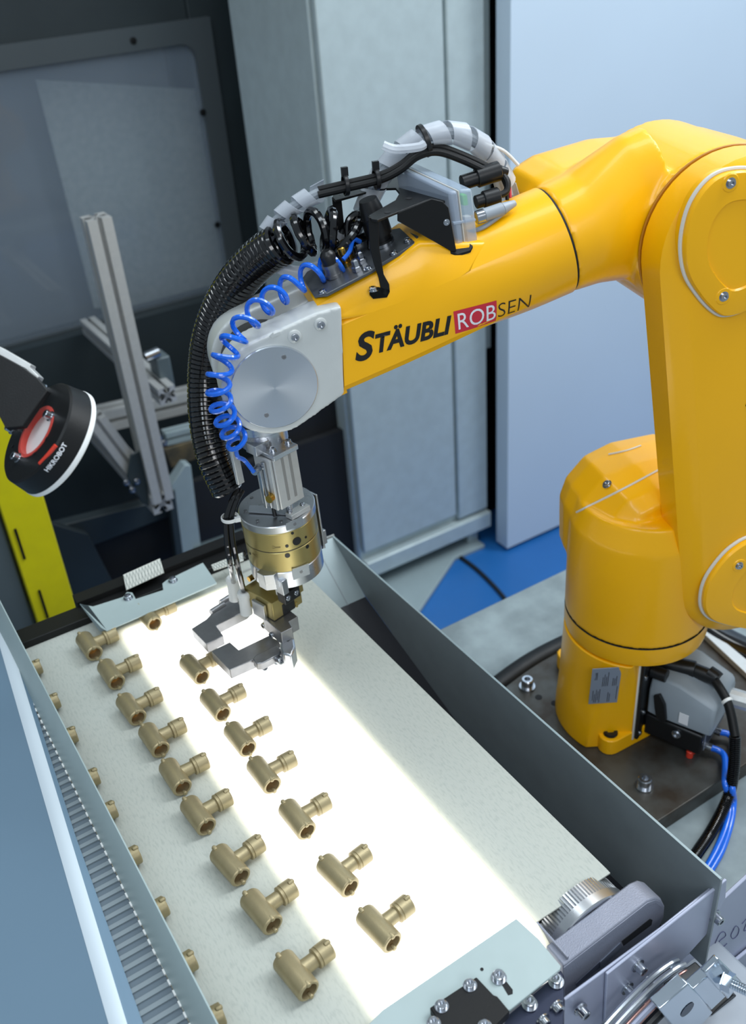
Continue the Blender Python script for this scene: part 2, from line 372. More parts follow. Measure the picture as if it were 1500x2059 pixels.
profile('brace', fr, YP(190, 840, PY+.02), YP(262, 935, PY+.02), .036)
profile('cross_beam', fr, YP(190, 845, PY+.35), YP(430, 790, PY+.35), .05)
profile('cross_beam', fr, YP(330, 880, PY+.25), YP(450, 850, PY+.25), .03, m=BOXL)
ypoly('gusset', [(262, 915), (295, 900), (300, 1020), (285, 1010), (255, 960)], PY-.01, .004, MACHD, fr)
for a in ((266, 985), (275, 968), (254, 970), (320, 880), (330, 890)):
    screw(fr, YP(a[0], a[1], PY-.012), (0, -1, 0), .005, .004, STEEL)
#------------------------------------------------------------------- yellow post, grey post at the far left
yp = thing('safety_post', 'flat yellow safety post standing at the far left edge', 'post', (.2, 1.46, FZ))
a0 = YP(92, 1262, 1.46).x; a1 = YP(158, 1235, 1.46).x
obj('column', mb(a0-.010, a1, 1.46, 1.50, FZ, .9), YELP, yp, bev=.002)
for q in ((27, 1062, 1070), (75, 1185, 1235)):
    pp = YP(q[0]+8, q[1], 1.459); obj('slot', box(nb(), pp+V((-.004, 0, -.03)), (.004, .003, .06)), BLKM, yp)
gp = setp(obj('grey_post', mb(a0-.40, a0-.014, 1.47, 1.53, FZ, 1.2), MACH, bev=.003, origin=(a0-.2, 1.5, FZ)), 'wide grey upright panel left of the yellow post', 'panel')
#=================================================================== WORKTABLE
PT = -.22; TT = -.245
tb = setp(obj('worktable', mb(.58, 1.8, -.5, .99, TT-.035, TT), CONC, bev=.002, origin=(1, .4, TT-.035)), 'pale worktable top carrying the robot and its steel plate', 'table')
for x, y in ((.63, .93), (1.7, .93), (1.7, -.42), (.63, -.42)): obj('table_leg', mb(x-.03, x+.03, y-.03, y+.03, FZ, TT-.035), MACHD, tb)
pl = setp(obj('mounting_plate', mb(.62, 1.0, .515, .822, TT, PT), PLATE, bev=.0015, origin=(.8, .67, TT)), 'stained dark steel mounting plate under the yellow robot', 'plate')
for q in ((1060, 1382), (1295, 1582)):
    screw(pl, Z(q[0], q[1], PT), (0, 0, 1), .0085, .016, STEEL, label='zinc socket screw')
for q in ((1083, 1402), (1115, 1414)):
    lathe(bm := nb(), Z(q[0], q[1], PT), (0, 0, 1), [(0, .005), (.0004, .005)], 14); obj('tapped_hole', bm, DARK, pl)
bm = nb(); P = [Z(950, 1425, TT+.017), Z(1010, 1375, TT+.017), Z(1075, 1330, TT+.017), Z(1150, 1292, TT+.017), Z(1230, 1262, TT+.017), Z(1300, 1235, TT+.017)]
tube(bm, P, .016, 14, smooth=6)
setp(obj('conduit', bm, BLKM, origin=Z(1060, 1335, TT)), 'thick black conduit lying on the table behind the steel plate', 'cable')
bm = nb(); P = [V((1.03, .86, TT+.022)), Z(1450, 1285, TT+.022), Z(1540, 1330, TT+.022)]
tube(bm, [Z(1385, 1240, TT+.022)]+P[1:], .021, 14, smooth=6)
setp(obj('conduit', bm, RUB, origin=Z(1450, 1285, TT)), 'very thick black conduit on the table at the right edge', 'cable')
bm = nb(); prism(bm, [Z(1393, 1265, PT), Z(1410, 1262, PT), Z(1510, 1345, PT), Z(1510, 1375, PT)], (0, 0, .010))
setp(obj('flat_bar', bm, ALUM, origin=Z(1450, 1300, PT), bev=.001), 'pale flat metal bar lying beside the thick conduit', 'bar')
#=================================================================== CONVEYOR
BR, BN, BF, BL = .431, .389, 1.02, -.12       # belt right edge, near end, far end, left edge
BX0, BX1 = .189, .341                         # width of the backlit window
cv = thing('conveyor', 'flat conveyor with a pale felt belt and a glowing backlit window', 'conveyor', (.3, .7, -.2))
m = bpy.data.materials.new('backlit_belt'); m.use_nodes = True; nt = m.node_tree; N = nt.nodes; L = nt.links; b = N['Principled BSDF']
tc = N.new('ShaderNodeTexCoord'); sp = N.new('ShaderNodeSeparateXYZ'); L.new(tc.outputs['Object'], sp.inputs[0])
def mr(inp, a, c, lo=0., hi=1., t='SMOOTHSTEP'):
    n = N.new('ShaderNodeMapRange'); n.interpolation_type = t; n.inputs[1].default_value = a; n.inputs[2].default_value = c; n.inputs[3].default_value = lo; n.inputs[4].default_value = hi
    L.new(inp, n.inputs[0]); return n.outputs[0]
def mth(op, a, c):
    n = N.new('ShaderNodeMath'); n.operation = op
    for i, v in enumerate((a, c)):
        if isinstance(v, float): n.inputs[i].default_value = v
        else: L.new(v, n.inputs[i])
    return n.outputs[0]
ox = .3; oy = .7
e1 = mr(sp.outputs[0], BX0-ox-.010, BX0-ox+.012); e2 = mr(sp.outputs[0], BX1-ox+.012, BX1-ox-.012)
e3 = mr(sp.outputs[1], .985-oy+.004, .975-oy-.004)
f1 = mr(sp.outputs[0], BX0-ox-.05, BX0-ox+.01); f2 = mr(sp.outputs[0], BX1-ox+.05, BX1-ox-.01)
core = mth('MULTIPLY', mth('MULTIPLY', e1, e2), e3); halo = mth('MULTIPLY', mth('MULTIPLY', mth('MULTIPLY', f1, f1), mth('MULTIPLY', f2, f2)), e3)
tot = mth('ADD', mth('MULTIPLY', core, 1.9), mth('MULTIPLY', halo, .16))
L.new(tot, b.inputs['Emission Strength'])
ec = N.new('ShaderNodeMix'); ec.data_type = 'RGBA'; ec.inputs[6].default_value = (1, .93, .62, 1); ec.inputs[7].default_value = (1, .99, .97, 1)
L.new(core, ec.inputs[0]); L.new(ec.outputs[2], b.inputs['Emission Color'])
n1 = N.new('ShaderNodeTexNoise'); n1.inputs['Scale'].default_value = 520; n1.inputs['Detail'].default_value = 5; L.new(tc.outputs['Object'], n1.inputs['Vector'])
mp = N.new('ShaderNodeMapping'); mp.inputs['Scale'].default_value = (1, .25, 1); L.new(tc.outputs['Object'], mp.inputs[0]); L.new(mp.outputs[0], n1.inputs['Vector'])
mx = N.new('ShaderNodeMix'); mx.data_type = 'RGBA'; mx.inputs[6].default_value = C(180, 184, 176); mx.inputs[7].default_value = C(168, 173, 166)
L.new(mr(n1.outputs['Fac'], .45, .72), mx.inputs[0]); L.new(mx.outputs[2], b.inputs['Base Color']); b.inputs['Roughness'].default_value = .85
bp = N.new('ShaderNodeBump'); bp.inputs['Strength'].default_value = .12; bp.inputs['Distance'].default_value = .001; L.new(n1.outputs['Fac'], bp.inputs['Height']); L.new(bp.outputs[0], b.inputs['Normal'])
BELT = m
RR = .034; TH = .0016
# belt: flat top, wrapping over the near roller
sec = [(BF, -.0016), (BF, 0)] + [(BN+.0, 0)]
pr = []
for k in range(0, 11): a = R(k*14); pr.append((BN-math.sin(a)*RR, -RR+math.cos(a)*RR))
out = [(BF, 0)]+pr; inn = [(y+.0, z-TH) if i == 0 else (BN-math.sin(R((i-1)*14))*(RR-TH), -RR+math.cos(R((i-1)*14))*(RR-TH)) for i, (y, z) in enumerate(out)]
bm = nb(); rs = [[V((x, y, z)) for (y, z) in out+inn[::-1]] for x in (BL, .346)]
rings(bm, rs)
be = obj('belt', bm, BELT, cv, origin=(ox, oy, 0)); 
# beside the roller window the belt stops above the bare toothed roller end
bm = nb(); oo = [(BF, 0), (BN-.001, 0), (BN-.006, -.0006)]; rings(bm, [[V((x, y, z)) for (y, z) in oo+[(y, z-TH) for (y, z) in oo[::-1]]] for x in (.3462, BR)])
obj('belt', bm, BELT, cv, origin=(ox, oy, 0))
# toothed drum under the belt end, its axis along the belt
WC = V((.395, 0, -.041)); WR = .0465
def wh(r, k, n=96): a = 2*math.pi*k/n; return (WC.x+r*math.cos(a), WC.z+r*math.sin(a))
bm = nb(); prof = []
for k in range(88):
    for f, rr in ((.0, WR-.0026), (.25, WR-.0008), (.7, WR-.0008), (.95, WR-.0026)): prof.append(wh(rr, k+f, 88))
rings(bm, [[V((x, y, z)) for x, z in prof] for y in (.3735, .3885)]); obj('toothed_drum', bm, ALU, cv, smooth=False)
rings_closed(bm := nb(), (WC.x, .3735, WC.z), (0, -1, 0), [(0, .038), (0, WR), (.0085, WR), (.0095, WR-.001), (.0095, .0405), (.004, .0395)], 72); obj('drum_rim', bm, ALU, cv)
lathe(bm := nb(), (WC.x, .3732, WC.z), (0, -1, 0), [(0, .0396), (.002, .0396), (.002, .026), (.006, .025), (.006, 0)], 60, cap1=False); obj('drum_hub', bm, BLK, cv)
for k in range(8): a = R(45*k+28); screw(cv, (WC.x+.033*math.cos(a), .371, WC.z+.033*math.sin(a)), (0, -1, 0), .0030, .004, DSTEEL)
# belt bed and dark side frame
obj('belt_bed', mb(BL+.01, BR-.004, BN+.04, BF-.01, -.018, -.004), MACHD, cv)
obj('side_frame', mb(BR-.012, BR-.003, BN+.02, BF-.01, -.10, -.019), BLKM, cv, bev=.001)
# dark cross bar at the far end
bm = nb(); box(bm, (.21, 1.034, .004), (.50, .03, .012)); obj('end_bar', bm, BLKM, cv, bev=.001)
# tray: long right wall, sloping dark floor, sloping far wall, far top lip
TX = .503
tr = thing('tray', 'grey folded sheet metal tray surrounding the right side of the belt', 'tray', (.47, .7, -.13))
bm = nb(); prism(bm, [(TX, .322, 0), (TX, .995, 0), (TX, .918, -.056), (TX, .70, -.13), (TX, .322, -.13)], (.0025, 0, 0)); obj('side_wall', bm, BOXG, tr, bev=.0004)
bm = nb(); box(bm, (TX+.001, .66, .0004), (.0024, .674, .0008)); obj('top_edge', bm, BOXL, tr)
bm = nb(); rings(bm, [[(x, y, z) for y, z in ((.918, -.056), (.70, -.129), (.34, -.129), (.34, -.131), (.70, -.131), (.918, -.058))] for x in (BR-.08, TX)], True, True)
obj('sloping_floor', bm, mat('black_rubber_sheet', C(22, 24, 32), .5, bump=.1, bscale=600), tr)
bm = nb(); prism(bm, [(BR-.04, .918, -.056), (TX, .918, -.056), (TX, .995, 0), (BR-.04, .995, 0)], (0, .0015, -.002)); obj('far_wall', bm, BOXL, tr)
bm = nb(); prism(bm, [(.36, .996, .0), (TX+.003, .996, .0), (TX+.003, .998, .0), (.36, .998, .0)], (0, 0, .0025)); obj('far_lip', bm, ALUM, tr)
bm = nb(); box(bm, (TX-.028, .952, -.0315), (.0012, .094, .001), (V((1, 0, 0)), V((0, .077, .056)).normalized(), V((0, -.056, .077)).normalized())); obj('fold_line', bm, BOXG, tr)
# far cover plate with two screws and adhesive strips
fp = thing('guide_plate', 'bent grey guide plate with two screws at the far end of the belt', 'plate', (.25, 1.0, 0))
zc = .022
bm = nb(); prism(bm, [Z(a, c, zc) for a, c in ((160, 1214), (187, 1219), (247, 1200), (255, 1190), (266, 1191), (273, 1204), (328, 1186), (326, 1173), (335, 1166), (408, 1131), (436, 1172), (214, 1268), (203, 1262))], (0, 0, -.002))
obj('plate', bm, COVER, fp, bev=.0006)
bm = nb(); pts = [Z(160, 1214, zc), Z(203, 1262, zc), Z(214, 1268, zc)]; prism(bm, [Z(160, 1214, zc), Z(200, 1268, .012), Z(216, 1269, .012), Z(214, 1266, zc), Z(178, 1218, zc)], (0, 0, -.0012)); obj('bent_lip', bm, BOXL, fp)
for a in ((258, 1203), (348, 1168)): screw(fp, Z(a[0], a[1], zc), (0, 0, 1), .0045, .005, STEEL)
obj('support_bar', mb(.16, .40, 1.045, 1.065, -.03, .018), BLKM, fp)
hl = mat('hatched_tape', C(206, 208, 200), .5, noise=.1)
for pts, nm in ((((248, 1157), (322, 1124), (330, 1152), (254, 1187)), 'tape'), (((425, 1137), (488, 1112), (490, 1128), (430, 1148)), 'tape')):
    bm = nb(); prism(bm, [Z(a, c, .0225) for a, c in pts], (0, 0, .001)); t_ = obj(nm, bm, hl, fp)
    A0, A1, A3 = [Z(*pts[i], .0237) for i in (0, 1, 3)]; bm = nb()
    for i in range(12):
        for s in (0, 1):
            p0 = A0+(A1-A0)*(i/12); p1 = p0+(A1-A0)/12+(A3-A0) if s else p0+(A3-A0)+(A1-A0)/12
            p0, p1 = (p0, p0+(A1-A0)/12+(A3-A0)) if s else (p0+(A3-A0), p0+(A1-A0)/12); tube(bm, [p0, p1], .00035, 4)
    obj('hatching', bm, mat('hatch_ink', C(150, 156, 152), .6), t_)
setp(obj('base_cabinet', mb(-.6, .555, -.25, .985, FZ, -.16), mat('frame_enamel', C(150, 158, 168), .45, noise=.05), bev=.004, origin=(0, .4, FZ)), 'pale grey machine frame standing below the conveyor', 'frame')
#------------------------------------------------------------------- left side guard, comb and cover sheet
gw = thing('side_guard', 'long grey guard rail with a comb of fins above the left side of the belt', 'guard', (.06, .7, .02))
bm = nb(); rings(bm, [[(.0768, y, .052), (.0756, y, .052), (.0615, y, .0275), (.0615, y, .026), (.0628, y, .026), (.0768, y, .0505)] for y in (.26, 1.10)])
obj('rail', bm, COVER, gw)
bm = nb()
for i in range(72): box(bm, (.0608, .30+i*.0108, .0268), (.0015, .0052, .0016))
obj('light_teeth', bm, WHITE, gw, smooth=False, kind='stuff')
def finlen(y): return max(.0015, .0608-(.0132+.061*(y-.18))+.004)
rings(bm := nb(), [[(.0608, yy, .0265), (.0508, yy, .0262), (.0504, yy, .0248), (.0608, yy, .0248)] for yy in (.2978, .3022)])
fin0 = obj('fin', bm, mat('fin_grey', C(128, 140, 146), .5, .2), gw, origin=(.0608, .30, .025), smooth=False); fin0.scale.x = finlen(.30)/.0104
for i in range(1, 72):
    y = .30+i*.0108
    if finlen(y) < .003: break
    c = fin0.copy(); COL.objects.link(c); c.parent = gw; c.location = V(fin0.location)+V((0, i*.0108, 0)); c.scale.x = finlen(y)/.0104
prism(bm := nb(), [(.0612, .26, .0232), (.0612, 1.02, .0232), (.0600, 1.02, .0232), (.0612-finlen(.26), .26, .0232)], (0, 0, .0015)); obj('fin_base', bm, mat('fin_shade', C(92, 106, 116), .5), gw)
# cover sheet: flat top, pale strip painting the highlight along its bend
cs = thing('cover_sheet', 'blue grey folded metal cover with a highlight painted along its bend, lower left corner', 'cover', (-.1, .7, 0))
def xr(t): return .0132+.061*t
def xh(t): return -.0125+.091*t
def csec(t, lo, hi, top, th):
    y = .18+t; h = xh(t); r = max(xr(t), h+.010)
    e = [(r, .0275), (r-.003, .0290), (h+.006, .0300), (h+.002, .0301), (h-.003, .0290), (h-.007, .0268), (h-.30, .006), (h-.9, -.015)]
    e = e[lo:hi]
    return [V((a, y, b_+top)) for a, b_ in e]+[V((a, y, b_+top-th)) for a, b_ in e[::-1]]
rings(bm := nb(), [csec(t/10, 0, 8, 0, .0015) for t in range(10)]); obj('sheet', bm, BLUEG, cs, ang=60)
rings(bm := nb(), [csec(t/10, 2, 6, .0004, .0004) for t in range(10)]); obj('edge_highlight', bm, mat('painted_highlight', C(214, 226, 234), .35, .1), cs, ang=60)
#=================================================================== BRONZE TEES
def tee(label, x, y, rz, group, ends=True):
    t = thing('pipe_tee', label, 'fitting', (x, y, .0112), group)
    t.rotation_euler = (0, 0, rz)
    r = .0102; hl_ = .0195
    bm = nb()   # run of the tee, along local Y, with an open bore at -Y
    lathe(bm, (0, -hl_, 0), (0, 1, 0), [(.012, .0074), (0, .0074), (0, r-.0012), (.0006, r-.0004), (.0012, r), (2*hl_-.003, r), (2*hl_-.001, r-.0009), (2*hl_, r-.003)], 28, cap0=False)
    for s in (1,):     # branch along local X
        lathe(bm, (.0, .0, 0), (1, 0, 0), [(.004, .0072), (.0150, .0066), (.0195, .0066), (.0200, .0082), (.0205, .0090), (.0222, .0090), (.0226, .0084), (.0232, .0084), (.0236, .0091), (.0345, .0091), (.0355, .0084), (.0355, .006), (.030, .0055)], 28, cap1=True)
    obj('body', bm, BRONZE, t, origin=(x, y, .0112)) if False else None
    me = bpy.data.meshes.new('body'); bmesh.ops.recalc_face_normals(bm, faces=bm.faces); bm.to_mesh(me); bm.free(); me.materials.append(BRONZE); me.shade_smooth(); me.set_sharp_from_angle(angle=R(32))
    o = bpy.data.objects.new('body', me); COL.objects.link(o); o.parent = t
    def sub(nm, bm, m, par):
        me = bpy.data.meshes.new(nm); bmesh.ops.recalc_face_normals(bm, faces=bm.faces); bm.to_mesh(me); bm.free(); me.materials.append(m); me.shade_smooth(); me.set_sharp_from_angle(angle=R(32))
        oo = bpy.data.objects.new(nm, me); COL.objects.link(oo); oo.parent = par; return oo
    lathe(bm := nb(), (0, -hl_+.0118, 0), (0, 1, 0), [(0, .0074), (.0004, .0074)], 20); sub('bore', bm, BRONZEI, t)
    for (px, py, pz, ax) in ((.0006, -hl_, .0082, (0, 1, 0)), (.0012, -hl_, -.0084, (0, 1, 0)), (-.003, hl_-.004, .0086, (0, 1, 0)), (.0315, 0, .0084, (1, 0, 0))):
        a = V(ax); c = V((px, py, pz)); bm = nb()
        lathe(bm, c-a*.0012, a, [(0, .0008), (.0006, .0020), (.0012, .0023), (.0048, .0023), (.0058, .0016), (.0062, .0004)], 12); sub('gate_nub', bm, BRONZE, t)
    return t
row0 = [.961, .891, .83, .758, .705, .64, .573, .511, .458]
row1 = [(185, 1322), (230, 1380), (271, 1452), (318, 1516), (362, 1592), (409, 1672), (475, 1775), (540, 1872), (612, 2005)]
row2 = [(306, 1262), (400, 1370), (443, 1444), (494, 1514), (543, 1588), (612, 1680), (696, 1797), (781, 1908)]
ordn = ['nearest', 'second nearest', 'third nearest', 'fourth nearest', 'fifth nearest', 'sixth nearest', 'seventh nearest', 'eighth nearest', 'ninth and farthest']
proto = tee('bronze pipe tee on the grey belt left of the light, ninth and farthest of its row', .15, .9, 0, 'bronze tees in the row left of the light')
def place(i, x, y, rz, label, group):
    t = proto if i == 0 else copy_tree(proto)
    t.location = (x, y, .0112); t.rotation_euler = (0, 0, rz); t['label'] = label; t['group'] = group; return t
cnt = 0
for i, q in enumerate(row1):
    p = Z(q[0], q[1]-8, .0135); k = 8-i
    place(cnt, p.x+.002, p.y+.0195, R(random.uniform(-3, 5)+4), 'bronze pipe tee left of the glow, %s of its row' % ordn[k], 'bronze tees in the row left of the glow'); cnt += 1
ord2 = ordn[:7]+['eighth and farthest']
for i, q in enumerate(row2):
    p = Z(q[0], q[1]-8, .0135); k = 7-i
    place(cnt, p.x+.002, p.y+.0195, R(random.uniform(-3, 5)+4), 'bronze pipe tee on the glowing belt window, %s of its row' % ord2[k], 'bronze tees on the glowing window'); cnt += 1
for i, y in enumerate(row0):
    k = 8-i
    place(cnt, .086-.0355+.002, y, R(random.uniform(-3, 4)), 'bronze pipe tee mostly hidden behind the left guard rail, %s of its row' % ordn[k], 'bronze tees half hidden behind the guard rail'); cnt += 1
#=================================================================== ROBOT
rb = thing('robot_arm', 'yellow six axis industrial robot bolted to the dark steel plate', 'robot', BASE)
def circ(r, n=64): return [V((r*math.cos(2*math.pi*i/n), r*math.sin(2*math.pi*i/n))) for i in range(n)]
BKD = V((.61, .79)).normalized(); LFD = V((-BKD.y, BKD.x))
def AL2(v, z): return AL(v[0], v[1], z)
# --- pedestal: flared drum with a flat for the rating plate and a flat for the connector panel
NPD = (LFD*math.cos(R(38))+BKD*math.sin(R(38))).normalized()
def pedsec(r, dn, dp, z):
    out = []
    for v in circ(r, 120):
        for n, lim in ((NPD, dn), (BKD, dp)):
            k = v.dot(n)-lim
            if k > 0: v = v-n*k
        k = v.dot(NPD)-dn
        if k > 0: v = v-NPD*k
        out.append(AL2(v, z))
    return out
bm = nb(); rings(bm, [pedsec(.095, .066, .034, .0), pedsec(.0945, .066, .034, .02), pedsec(.092, .067, .034, .055), pedsec(.0895, .0755, .034, .125), pedsec(.0885, .084, .034, .152)], True, True)
ped = obj('pedestal', bm, YEL, rb, bev=.0015, ang=30)
lathe(bm := nb(), AL(0, 0, .1525), (0, 0, 1), [(0, .078), (.003, .0872), (.010, .0888), (.0295, .0888)], 72); obj('pedestal_collar', bm, YEL, rb)
# flange with bolt lobes
def hull2(cs, n=20):
    P = [V((c[0]+c[2]*math.cos(2*math.pi*i/n), c[1]+c[2]*math.sin(2*math.pi*i/n))) for c in cs for i in range(n)]
    P.sort(key=lambda v: (v.x, v.y)); lo = []; up = []
    for p in P:
        while len(lo) > 1 and (lo[-1]-lo[-2]).cross(p-lo[-1]) <= 0: lo.pop()
        lo.append(p)
    for p in P[::-1]:
        while len(up) > 1 and (up[-1]-up[-2]).cross(p-up[-1]) <= 0: up.pop()
        up.append(p)
    return lo[:-1]+up[:-1]
F1 = (-.056, .052, .014); F1 = (-.0535, .0555, .0145)
for nm, f in (('foot', F1), ('foot', (-.040, -.108, .012)), ('foot', (.095, -.062, .012)), ('foot', (.085, .035, .013))):
    bm = nb(); dv = V((f[0], f[1])); 
    A = hull2([f, (0, 0, .055)]); A2 = hull2([(f[0]*.80, f[1]*.80, .010), (0, 0, .052)]); B = hull2([(f[0]*.60, f[1]*.60, .024), (0, 0, .05)])
    n = 64
    def rs_(P, n=64):
        P = [V((p.x, p.y, 0)) for p in P]; P.append(P[0]); return resample(P, n+1)[:-1]
    def start(P): 
        k = max(range(len(P)), key=lambda i: P[i].x*dv.x+P[i].y*dv.y); return P[k:]+P[:k]
    A = rs_(start(A)); A2 = rs_(start(A2)); B = rs_(start(B))
    rings(bm, [[AL(p.x, p.y, .0) for p in A], [AL(p.x, p.y, .024) for p in A], [AL(p.x, p.y, .0255) for p in A2], [AL(p.x, p.y, .062) for p in B]])
    obj(nm, bm, YEL, rb, bev=.003, ang=50)
for f in ((-.0545, .056),):
    lathe(bm := nb(), AL(f[0]+.002, f[1]-.001, .0245), (0, 0, 1), [(0, .0095), (.002, .0095), (.004, .0085), (.004, .0045), (.0012, .0040), (.0012, 0)], 24, cap1=False); obj('bolt', bm, BLK, rb)
# rating plate on the flat
TPD = V((-NPD.y, NPD.x))*-1; nl = -UA*NPD.x + WA*NPD.y; tl = -UA*TPD.x + WA*TPD.y
c0 = AP(1222, 1378, 0); # plate centre solved on the flat
o_ = BASE+nl*.0745; d_ = ray(1216, 1378); c0 = EYE+d_*((o_-EYE).dot(nl)/d_.dot(nl))
tilt = V((0, 0, 1))
bm = nb(); box(bm, c0+nl*.0008, (.036, .066, .0010), (tl, ZA+nl*.121, nl)); rp = obj('rating_plate', bm, STICK, rb, bev=.0003)
random.seed(9)
bm = nb()
for i in range(15):
    y = -.029+i*.0038; w = random.uniform(.012, .026); box(bm, c0+nl*(.0015)+tl*(-.014+i*.0021)+(ZA+nl*.121)*(-.030+w/2+random.choice((0, .004, .03))), (.0006, w, .0002), (tl, ZA+nl*.121, nl))
obj('fine_print', bm, BPR, rp, smooth=False, kind='stuff')
text('brand_print', 'Stäubli', c0+nl*.0027-tl*.0105+ZA*.012, ZA+nl*.121, -tl, .0052, BPR, rp)
# seam between pedestal and shoulder
ringtube(bm := nb(), AL(0, 0, .1815), (0, 0, 1), .0889, .08, .0012, 80); obj('seam', bm, DARK, rb)
# --- shoulder
C2 = (.090, .272); C3 = (.023, .661); J5 = (-.426, .591); SS = (-.130, .667)
bm = nb()
lathe(bm, AL(0, 0, .183), (0, 0, 1), [(0, .0888), (.09, .0888), (.135, .0885), (.165, .080)], 72)
cyl(bm, AL(C2[0]-.004, -.075, C2[1]+.002), AL(C2[0]-.004, .047, C2[1]+.002), .083, 64, r1=.083)
def sh(pts, off): return [AL(a, off, z) for a, z in pts]
SO = [(-.082, .26), (-.084, .325), (-.076, .350), (-.052, .376), (-.015, .388), (.045, .388), (.10, .366), (.150, .33), (.160, .26), (.10, .20), (0, .20)]
def sc(P, k, c=(.03, .29)): return [(c[0]+(a-c[0])*k, c[1]+(z-c[1])*k) for a, z in P]
rings(bm, [sh(sc(SO, .80), -.088), sh(sc(SO, .95), -.07), sh(SO, -.045), sh(SO, -.01), sh(sc(SO, .90), .035), sh(sc(SO, .78), .052)])
shd = obj('shoulder', bm, YEL, rb, remesh=.0026, sm=7)
bs = bvh(shd)
def trimline(px, parent, b, r=.0014, lift=.0004, n=9, m=TRIM, name='trim'):
    P = []
    for q in catmull([V((x, y, 0)) for x, y in px], n):
        h = hit(b, q.x, q.y, lift)
        if h: P.append(h)
    if len(P) > 2: tube(bm := nb(), P, r, 6); return obj(name, bm, m, parent)
trimline([(1160, 1030), (1200, 1010), (1260, 980), (1333, 941)], rb, bs)
trimline([(1224, 914), (1240, 911), (1262, 906), (1288, 897)], rb, bs)
h = hit(bs, 1221, 974) or AP(1221, 974, .05)
screw(rb, h, (h-AL(0, 0, .30)), .0042, .003, STEEL)
# --- upper arm
def stadium(ca, ra, cb_, rb_, n=26):
    P = hull2([(ca[0], ca[1], ra), (cb_[0], cb_[1], rb_)], 72); return P
def armring(ins, off):
    P = stadium(C2, .086-ins, C3, .086-ins); P = [V((p.x, p.y, 0)) for p in P]
    k = min(range(len(P)), key=lambda i: P[i].y); P = P[k:]+P[:k]; P.append(P[0]); P = resample(P, 121)[:-1]
    return [AL(p.x, off, p.y) for p in P]
bm = nb(); rings(bm, [armring(.004, .050), armring(0, .053), armring(0, .088), armring(.005, .093), armring(.020, .101), armring(.023, .102)])
ua = obj('upper_arm', bm, YEL, rb, ang=22)
ringtube(bm := nb(), AL(C3[0], .0500, C3[1]), -WA, .0866, .07, .0024, 72); obj('seam', bm, BRASS if False else mat('seam_orange', C(176, 116, 10), .5), rb)
bm = nb(); lathe(bm, AL(C3[0], .052, C3[1]), -WA, [(0, .081), (.006, .081)], 64); obj('joint_seam', bm, DARK, rb)
bm = nb(); lathe(bm, AL(C2[0], .052, C2[1]), -WA, [(0, .081), (.006, .081)], 64); obj('joint_seam', bm, DARK, rb)
def cover(pix, off, th, name='end_cover'):
    P = [loc(AP(x, y, off)) for x, y in pix]; P = catmull([V((p[0], p[2], 0)) for p in P], 8, True); P = resample(P+[P[0]], 97)[:-1]
    c = sum(P, V((0, 0, 0)))/len(P)
    def R_(k, o): return [AL(c.x+(p.x-c.x)*k, o, c.y+(p.y-c.y)*k) for p in P]
    bm = nb(); rings(bm, [R_(.985, off-.010), R_(.985, off+th-.003), R_(.965, off+th-.0005), R_(.93, off+th), R_(.62, off+th+.0005), R_(.60, off+th-.0015)]); o = obj(name, bm, YEL, rb, ang=25)
    tube(bm := nb(), R_(.998, off+.001), .0021, 8, closed=True); obj('cover_seal', bm, TRIM, o)
    return o
cv3 = cover([(1475, 338), (1425, 356), (1385, 408), (1367, 480), (1373, 545), (1400, 592), (1432, 625), (1458, 633), (1500, 618), (1560, 575), (1595, 480), (1575, 385), (1530, 345)], .103, .009)
cv2 = cover([(1406, 1210), (1413, 1168), (1438, 1128), (1470, 1096), (1512, 1076), (1590, 1072), (1660, 1120), (1680, 1200), (1620, 1268), (1520, 1262), (1450, 1250), (1418, 1236)], .103, .009)
for q in ((1469, 368), (1455, 596), (1486, 1137)):
    p_ = AP(q[0], q[1], .1125); lathe(bm := nb(), p_-WA*.0006, WA, [(0, .0085), (.001, .0075)], 20); obj('screw_boss', bm, YEL, rb)
    screw(rb, p_, WA, .0036, .003, STEEL)
text('brand_letter', 'S', AP(1494, 822, .1025), V((0, 0, 1))*0-UA, ZA, .052, BPR, rb, shear=.25, offset=.0005)
# --- elbow casting
def fx(t, n, off=0.): E_ = V((SS[0]-J5[0], SS[1]-J5[1])).normalized(); return AL(J5[0]+E_.x*t-E_.y*n, off, J5[1]+E_.y*t+E_.x*n)
TS = math.hypot(SS[0]-J5[0], SS[1]-J5[1]); ED = (fx(1, 0)-fx(0, 0)).normalized()
bm = nb()
rings(bm, [[fx(TS+t, math.sin(a)*(r1 if math.sin(a) > 0 else r2), math.cos(a)*r0) for a in [2*math.pi*i/48 for i in range(48)]] for t, r0, r1, r2 in ((.001, .0525, .0525, .0525), (.03, .0525, .055, .056), (.055, .050, .062, .064), (.085, .044, .070, .074), (.11, .044, .07, .075))])
cyl(bm, AL(C3[0], -.09, C3[1]), AL(C3[0], .0465, C3[1]), .0855, 64)
MB = [(-.136, .682), (-.144, .702), (-.136, .718), (-.114, .728), (-.050, .737), (.010, .734), (.07, .735), (.12, .718), (.14, .68), (.12, .60), (.04, .58), (-.03, .60), (-.08, .64)]
MB2 = [(-.100, .682), (-.108, .698), (-.104, .712), (-.088, .719), (-.045, .724), (.010, .734), (.06, .732), (.10, .712), (.12, .67), (.11, .60), (.04, .58), (-.03, .60), (-.08, .64)]
rings(bm, [sh(MB2, .024), sh(sc(MB, .97, (-.02, .67)), -.008), sh(MB, -.040), sh(MB, -.085), sh(sc(MB, .93, (-.02, .67)), -.105)])
elb = obj('elbow', bm, YEL, rb, remesh=.0026, sm=8)
